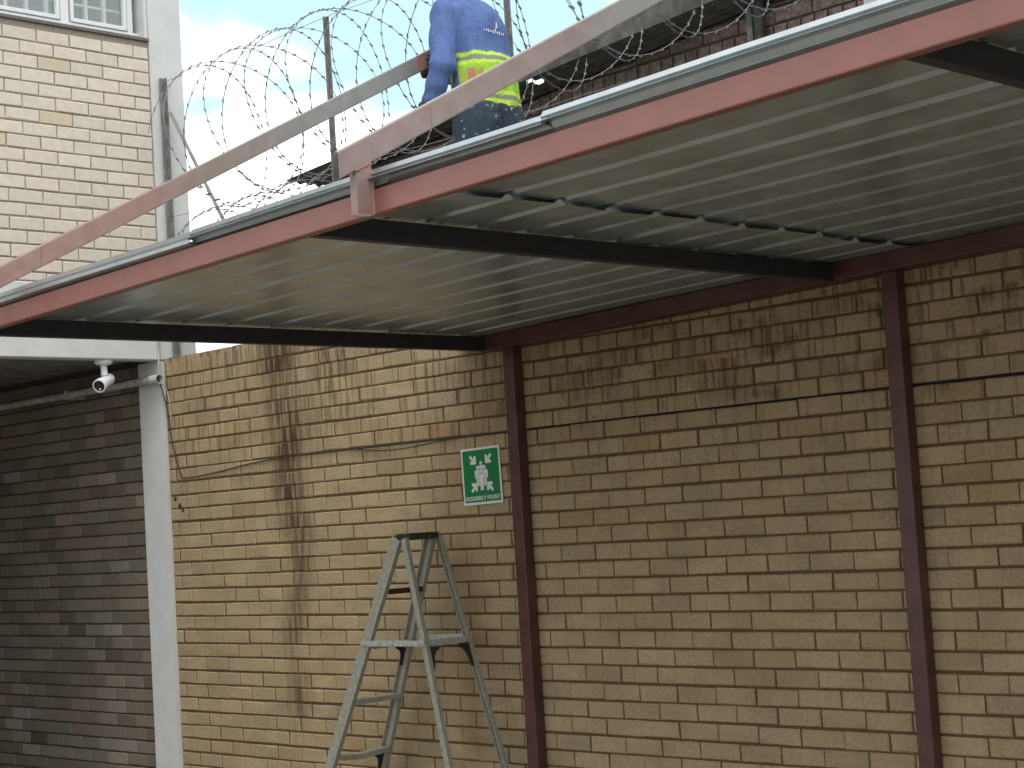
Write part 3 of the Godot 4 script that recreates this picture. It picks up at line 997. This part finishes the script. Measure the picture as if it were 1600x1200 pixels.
func fence() -> void:
	var spots := [[-3.285, -0.075, "dark angle iron fence post with brace beside the white column", 0.036], [-1.622, -0.11, "slim angle iron fence post rising between the raking beams", 0.026], [-0.12, -0.11, "angle iron fence post hidden behind the worker", 0.026]]
	for i in spots.size():
		var e = spots[i]
		var root := thing("fence_post", e[2], "post", "razor wire fence posts", Vector3(e[0], 2.764, e[1]))
		var b := MB.new()
		angle_iron(b, Vector3.ZERO, Vector3(-0.01, 1.85, 0), e[3])
		put(b, "upright", M.galv, root)
		if i == 0:
			b = MB.new()
			angle_iron(b, Vector3(0.012, 1.615, -0.02), Vector3(1.075, 0.006, -0.02), 0.028, 0.004)
			put(b, "brace", M.galv, root)
		b = MB.new()
		b.box(Vector3(-0.05, 0.0, -0.05), Vector3(0.05, 0.006, 0.05))
		put(b, "foot_plate", M.galv, root)
	var coil := func(label: String, y: float, r: float, x0: float, x1: float, phase: float, z: float, rise: float):
		var root := thing("razor_wire_coil", label, "razor wire", "razor wire coils on the wall")
		var pitch := 0.205
		var turns := (x1 - x0) / pitch
		var per := 40
		var pts := []
		var barbs := MB.new()
		var wob := RandomNumberGenerator.new(); wob.seed = int(phase * 100) + 7
		var f1 := wob.randf() * TAU
		var n := int(turns * per)
		var last := 0.0
		var prev := Vector3.ZERO
		for i in n:
			var a := TAU * i / per
			var x := x0 + pitch * a / TAU + 0.44 * pitch * sin(1.5 * a)
			var rr: float = r * (1.0 + 0.016 * sin(a * 0.37 + f1) + 0.005 * sin(a * 2.3))
			var yy: float = y + 0.018 * sin(x * 2.2 + f1) + rise * smoothstep(-0.6, 0.6, x)
			var p := Vector3(x, yy + rr * sin(a), z + rr * 0.97 * cos(a))
			pts.append(p)
			if i > 0:
				var d := p - prev
				last += d.length()
				if last > 0.062:
					last = 0.0
					var t := d.normalized()
					var sd := t.cross(Vector3(0.3, 0.2, 1).normalized()).normalized()
					var up := t.cross(sd)
					for q in [sd, up]:
						barbs.quad(p - t * 0.016 - q * 0.001, p + q * 0.009 - t * 0.009, p + t * 0.015 + q * 0.001, p - q * 0.009 + t * 0.009)
			prev = p
		var w := MB.new()
		w.tube(pts, 0.0024, 4, false)
		put(w, "wire", M.razor, root)
		put(barbs, "barbs", M.razor, root).set_meta("kind", "stuff")
	coil.call("upper razor wire coil, large loops against the sky above the wall", 4.135, 0.462, -2.88, 3.6, 0.3, -0.11, 0.16)
	coil.call("lower razor wire coil, mostly hidden behind the canopy edge", 3.235, 0.43, -2.85, -1.55, 1.9, -0.11, 0.0)
	var labels := ["straight line wire along the top of the upper razor coil", "straight line wire between the two razor coils"]
	for i in 2:
		var b := MB.new()
		var y: float = [4.585, 3.685][i]
		var pts := []
		for k in 40:
			var x := -3.285 + 6.9 * k / 39.0
			pts.append(Vector3(x, y + 0.012 * sin(x * 3.0), -0.085))
		b.tube(pts, 0.0018, 5)
		tag(put(b, "line_wire", M.razor), labels[i], "wire", "fence line wires")

# ---------------------------------------------------------------- sign
func flat(b: MB, poly: PackedVector2Array, z: float) -> void:
	var t := Geometry2D.triangulate_polygon(poly)
	for k in range(0, t.size(), 3):
		var P := poly[t[k]]; var Q := poly[t[k + 1]]; var R := poly[t[k + 2]]
		if (Q - P).cross(R - P) < 0:
			var S := Q; Q = R; R = S
		b.tri(Vector3(P.x, P.y, z), Vector3(Q.x, Q.y, z), Vector3(R.x, R.y, z))

func disc(b: MB, c: Vector2, r: float, z: float) -> void:
	var p := PackedVector2Array()
	for k in 16: p.append(c + Vector2(cos(TAU * k / 16), sin(TAU * k / 16)) * r)
	flat(b, p, z)

func assembly_sign() -> void:
	var root := thing("assembly_sign", "green and white assembly point sign on the brick wall", "sign", "", Vector3(-0.4175, 1.834, 0.006))
	root.rotation.z = deg_to_rad(1.2)
	var S := 0.147
	var b := MB.new()
	b.box(Vector3(-S, -S - 0.002, -0.003), Vector3(S, S + 0.002, 0.002), 0.001)
	put(b, "board", M.sign_white, root)
	b = MB.new()
	b.box(Vector3(-S + 0.012, -S + 0.011, 0.0), Vector3(S - 0.012, S - 0.010, 0.0026))
	put(b, "green_field", M.sign_green, root)
	# four arrows pointing at the middle
	for sx in [-1, 1]:
		for sy in [-1, 1]:
			b = MB.new()
			var at := Vector2(sx * 0.060 + 0.002, (0.088 if sy > 0 else -0.060))
			var d := Vector2(-sx, -sy).normalized()
			var s := d.orthogonal()
			var w := func(u: float, v: float): return at + d * u * 1.2 + s * v * 1.2
			flat(b, PackedVector2Array([w.call(0.030, 0.0), w.call(0.004, 0.026), w.call(-0.006, 0.016), w.call(0.002, 0.006), w.call(-0.024, 0.007), w.call(-0.024, -0.007), w.call(0.002, -0.006), w.call(-0.006, -0.016), w.call(0.004, -0.026)]), 0.0034)
			put(b, "arrow", M.sign_white, root)
	# the group of figures: two behind, one above, one in front; green gaps between them
	var fig := func(c: Vector2, k: float, z: float, m: Material, grow: float):
		var f := MB.new()
		disc(f, c + Vector2(0, 0.030) * k, 0.0105 * k + grow, z)
		var o := PackedVector2Array()
		for e in [[-0.020, 0.017], [0.020, 0.017], [0.024, 0.010], [0.024, -0.028], [0.016, -0.028], [0.016, -0.004], [0.0135, -0.004], [0.012, -0.070], [0.0015, -0.070], [0.0, -0.03], [-0.0015, -0.070], [-0.012, -0.070], [-0.0135, -0.004], [-0.016, -0.004], [-0.016, -0.028], [-0.024, -0.028], [-0.024, 0.010]]:
			o.append(c + Vector2(e[0], e[1]) * k + Vector2(signf(e[0]), signf(e[1])) * grow)
		flat(f, o, z)
		return put(f, "figure" if m == M.sign_white else "figure_gap", m, root)
	fig.call(Vector2(0.003, 0.040), 0.92, 0.0032, M.sign_white, 0.0)
	fig.call(Vector2(-0.024, 0.015), 0.98, 0.0036, M.sign_green, 0.0022)
	fig.call(Vector2(-0.024, 0.015), 0.98, 0.0040, M.sign_white, 0.0)
	fig.call(Vector2(0.029, 0.015), 0.98, 0.0042, M.sign_green, 0.0022)
	fig.call(Vector2(0.029, 0.015), 0.98, 0.0046, M.sign_white, 0.0)
	fig.call(Vector2(0.003, -0.006), 1.0, 0.0050, M.sign_green, 0.0022)
	fig.call(Vector2(0.003, -0.006), 1.0, 0.0054, M.sign_white, 0.0)
	var tm := TextMesh.new()
	tm.text = "ASSEMBLY POINT"
	var sf := SystemFont.new()
	sf.font_names = PackedStringArray(["Droid Sans"])
	sf.font_weight = 700
	tm.font = sf
	tm.font_size = 32
	tm.pixel_size = 0.00098
	tm.depth = 0.0008
	var o := MeshInstance3D.new()
	o.name = "lettering"
	o.mesh = tm
	o.material_override = M.sign_white
	root.add_child(o)
	o.position = Vector3(0.0, -0.116, 0.0034)

# ---------------------------------------------------------------- step ladder
func ladder() -> void:
	var root := thing("step_ladder", "worn aluminium step ladder with one red step standing by the wall", "ladder")
	var rail := func(top: Vector3, low: Vector3, deep: float, thick: float, face: float, called: String):
		# channel: web facing outwards along z, flanges turned in
		var d := (low - top).normalized()
		var foot := top + d * ((top.y - 0.02) / -d.y)
		var t := 0.0035
		var b := MB.new()
		var up := Vector3(0, 0, face)
		var pr := PackedVector2Array([Vector2(-deep / 2, thick / 2), Vector2(-deep / 2, -thick / 2), Vector2(-deep / 2 + t, -thick / 2), Vector2(-deep / 2 + t, thick / 2 - t), Vector2(deep / 2 - t, thick / 2 - t), Vector2(deep / 2 - t, -thick / 2), Vector2(deep / 2, -thick / 2), Vector2(deep / 2, thick / 2)])
		b.prism(pr, top, foot, up)
		var o := put(b, called, M.alu, root)
		b = MB.new()
		b.prism(MB.rrect(deep + 0.006, thick + 0.006, 0.004, 2), foot - d * 0.03, foot + d * 0.018, up)
		put(b, "rubber_foot", M.black_plastic, o)
		return o
	var At := Vector3(-0.655, 1.535, 0.405); var Al := Vector3(-1.195, 0.345, 0.500)
	var Bt := Vector3(-0.655, 1.535, 0.175); var Bl := Vector3(-1.215, 0.320, 0.115)
	var Ct := Vector3(-0.600, 1.530, 0.405); var Cl := Vector3(-0.262, 0.385, 0.490)
	var Dt := Vector3(-0.590, 1.535, 0.180); var Dl := Vector3(-0.262, 0.345, 0.115)
	rail.call(At, Al, 0.064, 0.026, 1.0, "front_rail")
	rail.call(Bt, Bl, 0.064, 0.026, -1.0, "front_rail")
	rail.call(Ct, Cl, 0.036, 0.024, 1.0, "rear_rail")
	rail.call(Dt, Dl, 0.036, 0.024, -1.0, "rear_rail")
	# top cap
	var b := MB.new()
	b.prism(MB.rrect(0.105, 0.030, 0.004, 2), Vector3(-0.628, 1.538, 0.388), Vector3(-0.628, 1.538, 0.192), Vector3.UP)
	put(b, "top_cap", M.cap, root)
	b = MB.new()
	b.box(Vector3(-0.684, 1.5535, 0.184), Vector3(-0.572, 1.558, 0.396), 0.001)
	put(b, "cap_plate", M.cap, root)
	# steps
	var on := func(t: Vector3, l: Vector3, y: float): return t.lerp(l, (t.y - y) / (t.y - l.y))
	var ys := [1.275, 0.995, 0.705, 0.415, 0.125]
	for i in ys.size():
		var p: Vector3 = on.call(At, Al, ys[i]) + Vector3(0.0, 0, -0.014); var q: Vector3 = on.call(Bt, Bl, ys[i]) + Vector3(0, 0, 0.014)
		b = MB.new()
		var sag := Vector3(0, -0.014, 0) if i == 3 else Vector3.ZERO      # the bent step
		var mid := p.lerp(q, 0.4) + sag
		for e in [[p, mid], [mid, q]]:
			b.prism(PackedVector2Array([Vector2(-0.036, 0.0), Vector2(-0.036, -0.026), Vector2(-0.033, -0.026), Vector2(-0.033, -0.003), Vector2(0.033, -0.003), Vector2(0.033, -0.026), Vector2(0.036, -0.026), Vector2(0.036, 0.0)]), e[0], e[1], Vector3.UP)
		var o := put(b, "step", M.step_red if i == 0 else M.alu, root)
		if i == 0: tag(o, "red painted step")
		if i == 3: tag(o, "bent step")
	# spreader bars joining front and rear rails, and the rear cross bar
	for e in [[At, Al, Ct, Cl, 0.012, 1.004], [Bt, Bl, Dt, Dl, -0.012, 1.010]]:
		var p: Vector3 = on.call(e[0], e[1], 1.0) + Vector3(-0.02, 0, e[4] * 1.5); var q: Vector3 = on.call(e[2], e[3], e[5]) + Vector3(0.015, 0, e[4] * 1.5)
		b = MB.new()
		b.prism(MB.rrect(0.006, 0.030, 0.002, 2), p, q, Vector3.UP)
		for k in 5:
			b.lathe(p.lerp(q, 0.05 + 0.225 * k), Vector3(0, 0, signf(e[4])), [Vector2(0.017, -0.004), Vector2(0.017, 0.006), Vector2(0.010, 0.010), Vector2(0.0, 0.011)], 10)
		put(b, "spreader", M.paint_white, root)
	for y in [1.0, 0.10]:
		var p: Vector3 = on.call(Ct, Cl, y); var q: Vector3 = on.call(Dt, Dl, y)
		b = MB.new()
		b.prism(MB.rrect(0.020, 0.034, 0.003, 2), p, q, Vector3.UP)
		put(b, "cross_bar", M.paint_white, root)
	# curved black gussets under the bars
	var gusset := func(at: Vector3, ax: Vector3, down: Vector3):
		var g := MB.new()
		var poly := PackedVector2Array([Vector2(0, 0.0), Vector2(0.066, 0.0), Vector2(0.062, 0.014), Vector2(0.040, 0.026), Vector2(0.024, 0.050), Vector2(0.017, 0.085), Vector2(0.012, 0.120), Vector2(0.0, 0.122)])
		var nrm := ax.cross(down).normalized() * 0.006
		var t := Geometry2D.triangulate_polygon(poly)
		for k in range(0, t.size(), 3):
			var P := []
			for m in 3: P.append(at + ax * poly[t[k + m]].x + down * poly[t[k + m]].y)
			g.tri(P[0] + nrm, P[1] + nrm, P[2] + nrm); g.tri(P[0] - nrm, P[2] - nrm, P[1] - nrm)
		for k in poly.size():
			var P := at + ax * poly[k].x + down * poly[k].y
			var q2 := poly[(k + 1) % poly.size()]
			var Q := at + ax * q2.x + down * q2.y
			g.quad(P - nrm, Q - nrm, Q + nrm, P + nrm)
		put(g, "gusset", M.black_plastic, root)
	var dC := (Cl - Ct).normalized(); var dD := (Dl - Dt).normalized(); var dB := (Bl - Bt).normalized()
	gusset.call(on.call(Ct, Cl, 0.982) + Vector3(0.002, 0, -0.016), Vector3(0.10, 0, -1).normalized(), dC)
	gusset.call(on.call(Dt, Dl, 0.982) + Vector3(0.002, 0, 0.016), Vector3(0.10, 0, 1).normalized(), dD)
	gusset.call(on.call(Bt, Bl, 0.968) + Vector3(0.0, 0, 0.014), Vector3(-0.25, 0, 1).normalized(), dB)
	gusset.call(on.call(Bt, Bl, 0.385) + Vector3(0.0, 0, 0.014), Vector3(-0.25, 0, 1).normalized(), dB)

# ---------------------------------------------------------------- cables on the wall
func wall_cables() -> void:
	var b := MB.new()
	var run := func(keys: Array, r: float, m: Material, called: String, label: String):
		var cv := Curve3D.new()
		for i in keys.size():
			var p: Vector3 = keys[i]
			var t := Vector3.ZERO
			if i > 0 and i < keys.size() - 1: t = (keys[i + 1] - keys[i - 1]) * 0.16
			cv.add_point(p, -t, t)
		cv.bake_interval = 0.03
		var w := MB.new()
		w.tube(Array(cv.get_baked_points()), r, 6)
		tag(put(w, called, m), label, "cable", "cables on the brick wall")
	run.call([Vector3(-3.315, 2.66, 0.06), Vector3(-3.30, 2.45, 0.012), Vector3(-3.27, 2.25, 0.010), Vector3(-3.19, 2.02, 0.008), Vector3(-3.13, 1.985, 0.007), Vector3(-2.80, 2.000, 0.007), Vector3(-2.45, 2.030, 0.007), Vector3(-2.10, 2.046, 0.006), Vector3(-1.4, 2.049, 0.005), Vector3(-0.7, 2.049, 0.005), Vector3(-0.15, 2.050, 0.005)], 0.0040, M.cable, "wall_cable", "dark cable hanging from the pillar then following a joint to the red post")
	run.call([Vector3(-1.45, 2.047, 0.010), Vector3(-1.20, 2.022, 0.010), Vector3(-0.98, 2.022, 0.010), Vector3(-0.75, 2.038, 0.010), Vector3(-0.55, 2.048, 0.010)], 0.0032, M.cable, "wall_cable", "short slack cable sagging above the assembly sign")
	run.call([Vector3(-3.300, 2.612, 0.070), Vector3(-3.285, 2.58, 0.03), Vector3(-3.27, 2.50, 0.010), Vector3(-3.262, 2.38, 0.010)], 0.0035, M.pvc, "wall_cable", "short white cable by the open pipe end at the pillar")

# ---------------------------------------------------------------- the worker on the canopy roof, back turned
func worker() -> void:
	var root := thing("person", "person in blue jacket with lime reflective bands, back turned, standing on the canopy roof", "person", "", Vector3(0.32, 2.56, 0.53))
	var base := root.position
	var L := func(x: float, y: float, z: float): return Vector3(x, y, z) - base
	# joints, world metres: he faces -x, his left is +z
	var hip: Vector3 = L.call(0.335, 3.50, 0.535)
	var waist: Vector3 = L.call(0.325, 3.68, 0.535)
	var chest: Vector3 = L.call(0.275, 3.90, 0.540)
	var neck: Vector3 = L.call(0.225, 4.095, 0.565)
	var shl: Vector3 = L.call(0.270, 4.005, 0.718)
	var shr: Vector3 = L.call(0.235, 3.985, 0.395)
	var ell: Vector3 = L.call(0.320, 3.750, 0.800)
	var wrl: Vector3 = L.call(0.235, 3.595, 0.805)
	var elr: Vector3 = L.call(0.070, 3.800, 0.400)
	var wrr: Vector3 = L.call(0.060, 3.790, 0.612)
	var knl: Vector3 = L.call(0.300, 3.055, 0.640); var anl: Vector3 = L.call(0.350, 2.690, 0.650)
	var knr: Vector3 = L.call(0.310, 3.055, 0.410); var anr: Vector3 = L.call(0.350, 2.690, 0.400)
	var flat_z := Vector3(0.72, 1.0, 1.08)
	# body under the clothes, one surface, with hands
	var skin := func(_p, _n): return Color(1, 1, 1)
	var body := [[hip, chest, 0.12, 0.13, 0.05, flat_z], [chest, neck, 0.10, 0.055, 0.04], [neck, neck + Vector3(-0.03, 0.10, 0.0), 0.055, 0.055, 0.02],
		[neck + Vector3(-0.045, 0.16, 0.0), neck + Vector3(-0.035, 0.215, 0.0), 0.078, 0.088, 0.03], [neck + Vector3(-0.105, 0.12, 0), neck + Vector3(-0.09, 0.17, 0), 0.04, 0.05, 0.04], [neck + Vector3(-0.145, 0.165, 0), neck + Vector3(-0.13, 0.19, 0), 0.014, 0.01, 0.02],
		[neck + Vector3(-0.035, 0.16, 0.078), neck + Vector3(-0.03, 0.20, 0.082), 0.015, 0.018, 0.012], [neck + Vector3(-0.035, 0.16, -0.078), neck + Vector3(-0.03, 0.20, -0.082), 0.015, 0.018, 0.012],
		[shl, ell, 0.05, 0.042, 0.03], [ell, wrl, 0.042, 0.028, 0.02], [shr, elr, 0.05, 0.042, 0.03], [elr, wrr, 0.042, 0.028, 0.02],
		[hip + Vector3(0, -0.06, 0.09), knl, 0.085, 0.055, 0.04], [knl, anl, 0.055, 0.04, 0.02], [hip + Vector3(0, -0.06, -0.09), knr, 0.085, 0.055, 0.04], [knr, anr, 0.055, 0.04, 0.02]]
	var bm := field_mesh(body, 0.014, skin)
	var bo := put(bm, "body", M.skin, root)
	# hands: gloved, fingers closed on the beam (right) and loosely curled (left)
	var hand := func(wrist: Vector3, fwd: Vector3, palm: Vector3, thumb: Vector3, curl: float):
		var f := fwd.normalized(); var pn := palm.normalized(); var th := thumb.normalized()
		var bones := [[wrist - f * 0.02, wrist + f * 0.05, 0.028, 0.034, 0.02]]
		var c := wrist + f * 0.085
		for k in 4:
			var off := th * (0.030 - 0.020 * k)
			var a := c + off
			bones.append([wrist + f * 0.045 + off * 0.7, a, 0.015, 0.0115, 0.012])
			var len_: float = [0.042, 0.047, 0.044, 0.034][k]
			var d1 := f.rotated(f.cross(pn).normalized(), curl * 0.6)
			var d2 := f.rotated(f.cross(pn).normalized(), curl * 1.4)
			var d3 := f.rotated(f.cross(pn).normalized(), curl * 2.0)
			var p1 := a + d1 * len_; var p2 := p1 + d2 * len_ * 0.7; var p3 := p2 + d3 * len_ * 0.5
			bones.append([a, p1, 0.0112, 0.0102, 0.004]); bones.append([p1, p2, 0.0102, 0.0094, 0.004]); bones.append([p2, p3, 0.0094, 0.0085, 0.004])
		var t0 := wrist + f * 0.02 + th * 0.026
		var t1 := t0 + (th * 0.7 + f * 0.6 + pn * 0.3).normalized() * 0.042
		var t2 := t1 + (th * 0.2 + f * 0.8 + pn * 0.6).normalized() * 0.034
		bones.append([t0 - f * 0.01, t1, 0.015, 0.0118, 0.01]); bones.append([t1, t2, 0.0118, 0.0095, 0.004])
		var g := put(field_mesh(bones, 0.0045, skin), "glove", M.glove, root)
		return g
	hand.call(wrl, Vector3(-0.55, -0.75, 0.12), Vector3(-0.2, 0.1, -1), Vector3(-0.8, 0.4, 0.1), 0.55)
	hand.call(wrr, Vector3(0.10, 0.0, 1.0), Vector3(1.0, 0.35, 0.0), Vector3(-0.1, 1.0, 0.0), 1.0)
	# jacket
	var royal := Color(0.100, 0.172, 0.395)
	var lime := Color(0.33, 0.60, 0.045); var yellow := Color(0.54, 0.80, 0.07); var grey := Color(0.24, 0.28, 0.22); var orange := Color(0.44, 0.21, 0.11)
	var fold := FastNoiseLite.new(); fold.seed = 4; fold.frequency = 8.0; fold.fractal_octaves = 2
	var paint := func(p: Vector3, _n: Vector3) -> Color:
		var w := p + base
		var sleeve: bool = w.z > 0.722 or (w.x < 0.19 and w.y > 3.70)
		if sleeve: return royal * (0.80 if w.y < 3.64 else 1.0)
		var y := w.y + 0.05 * (w.z - 0.53) * 0.5
		if y > 3.818: return royal
		if y > 3.798: return yellow
		if y > 3.774: return grey
		if y > 3.756: return yellow
		if y > 3.628:
			if w.z > 0.640 and y < 3.735: return orange if sin(w.z * 130.0) > -0.1 else lime.lerp(orange, 0.3)
			return lime
		if y > 3.604: return yellow
		if y > 3.582: return grey
		return yellow
	var s1 := Vector3(0.68, 1.0, 1.0)
	var coat := [[hip + Vector3(0, 0.06, 0), waist, 0.188, 0.178, 0.04, s1], [waist, chest, 0.178, 0.176, 0.05, s1],
		[chest, chest + Vector3(-0.020, 0.09, 0), 0.172, 0.135, 0.05, Vector3(0.74, 1.0, 1.05)], [chest + Vector3(-0.012, 0.07, 0), neck + Vector3(0, -0.02, 0), 0.13, 0.075, 0.06],
		[shl + Vector3(0, 0.0, -0.09), shl, 0.070, 0.074, 0.04], [shr + Vector3(0, 0.0, 0.09), shr, 0.070, 0.074, 0.05],
		[shl, ell, 0.072, 0.058, 0.014], [ell, wrl + Vector3(0, 0.0, 0), 0.060, 0.052, 0.02], [shr, elr, 0.078, 0.066, 0.03], [elr, wrr + Vector3(0, 0, -0.03), 0.064, 0.048, 0.03],
		[neck + Vector3(0.0, -0.03, 0), neck + Vector3(-0.008, 0.035, 0), 0.072, 0.068, 0.02]]
	# cloth folds: small ridges hanging from shoulder to hem, drawn in at the elbow
	var hem := 3.535
	var cut := func(p: Vector3) -> float:
		return (hem - base.y) - p.y if p.y + base.y < 3.60 and absf(p.z + base.z - 0.535) < 0.24 and p.x > -0.16 and p.z + base.z < 0.728 else -1.0
	var jm := field_mesh(coat, 0.0068, paint, cut)
	for i in jm.v.size():
		var w := jm.v[i] + base
		var q := Vector3(w.x * 1.0, w.y * 0.35 + w.z * 0.25, w.z * 1.2)
		var h := fold.get_noise_3dv(q) * 0.017
		if w.z > 0.73: h += 0.003 * sin(w.y * 62.0 + w.x * 25.0) * smoothstep(3.9, 3.72, w.y)
		jm.v[i] += jm.n[i] * h * (smoothstep(3.54, 3.60, w.y) if w.z < 0.73 else 1.0)
	relax_normals(jm)
	put(jm, "jacket", M.jacket, root)
	# small emblem on the back: a drop over a line of tiny lettering
	var mark := MB.new()
	var on_back := func(y: float, z: float) -> Vector3:
		var best := Vector3(0, -9, 0)
		var bx := -9.0
		for i in jm.v.size():
			var v := jm.v[i]
			if absf(v.y + base.y - y) < 0.012 and absf(v.z + base.z - z) < 0.012 and v.x > bx: bx = v.x
		return Vector3(bx + 0.003, y - base.y, z - base.z)
	var strokes := [[3.972, 3.940, 0.520, 0.012], [3.940, 3.924, 0.528, 0.010]]
	for e in strokes:
		var a: Vector3 = on_back.call(e[0], e[2]); var c: Vector3 = on_back.call(e[1], e[2])
		var w := Vector3(0, 0, e[3] / 2)
		mark.quad(c + w, c - w, a - w * 0.3, a + w * 0.3)
	for k in 11:
		var z := 0.600 - 0.0125 * k
		var y := 3.922 - 0.0005 * k
		var a: Vector3 = on_back.call(y, z)
		var h := 0.0035 + 0.0025 * float((k * 7) % 3)
		mark.quad(a + Vector3(0, -h, 0.003), a + Vector3(0, -h, -0.003), a + Vector3(0, h, -0.003), a + Vector3(0, h, 0.003))
	put(mark, "emblem", M.print_white, root)
	# trousers
	var white := func(_p, _n): return Color(1, 1, 1)
	var tr := [[hip + Vector3(0.015, 0.07, -0.03), hip + Vector3(0.015, 0.07, 0.03), 0.150, 0.150, 0.05, Vector3(0.76, 1, 1.0)], [hip + Vector3(0.01, -0.03, 0.085), knl, 0.118, 0.085, 0.05], [knl, anl, 0.085, 0.075, 0.03], [hip + Vector3(0.01, -0.03, -0.085), knr, 0.118, 0.085, 0.05], [knr, anr, 0.085, 0.075, 0.03]]
	var tm := field_mesh(tr, 0.012, white, func(p: Vector3): return p.y + base.y - 3.56)
	for i in tm.v.size():
		var w := tm.v[i] + base
		tm.v[i] += tm.n[i] * (fold.get_noise_3dv(Vector3(w.x, w.y * 0.6, w.z)) * 0.012)
	relax_normals(tm)
	put(tm, "trousers", M.trousers, root)
	# a white rag in the hip pocket
	var rag := MB.new()
	var r0: Vector3 = L.call(0.425, 3.545, 0.640)
	for k in 6:
		var t0 := k / 6.0; var t1 := (k + 1) / 6.0
		var w0 := 0.030 * (1.0 - t0 * 0.9); var w1 := 0.030 * (1.0 - t1 * 0.9)
		var z0 := 0.010 * sin(t0 * 5.0); var z1 := 0.010 * sin(t1 * 5.0)
		for sd in [-1.0, 1.0]:
			rag.quad(r0 + Vector3(0.006, -0.13 * t0, 0.0), r0 + Vector3(-0.010, -0.13 * t0 + 0.004, sd * w0 + z0), r0 + Vector3(-0.010, -0.13 * t1 + 0.004, sd * w1 + z1), r0 + Vector3(0.006, -0.13 * t1, 0.0))
	put(rag, "rag", M.sign_white, root)
	for an in [anl, anr]:
		put(field_mesh([[an + Vector3(0, 0.03, 0), an + Vector3(0.01, -0.03, 0), 0.055, 0.05, 0.02], [an + Vector3(0.02, -0.035, 0), an + Vector3(-0.16, -0.045, 0), 0.045, 0.038, 0.03]], 0.012, white), "boot", M.boot, root)
	put(field_mesh([[neck + Vector3(-0.030, 0.19, 0), neck + Vector3(-0.035, 0.23, 0), 0.088, 0.088, 0.02]], 0.012, white, func(p: Vector3): return (neck.y + 0.17 - p.y) if p.x < neck.x - 0.05 else (neck.y + 0.13 - p.y)), "hair", M.hair, root)

func relax_normals(mb: MB) -> void:
	var nn := PackedVector3Array(); nn.resize(mb.v.size())
	for k in range(0, mb.idx.size(), 3):
		var i0 := mb.idx[k]; var i1 := mb.idx[k + 1]; var i2 := mb.idx[k + 2]
		var cr := (mb.v[i2] - mb.v[i0]).cross(mb.v[i1] - mb.v[i0])
		nn[i0] += cr; nn[i1] += cr; nn[i2] += cr
	for k in nn.size(): mb.n[k] = nn[k].normalized()
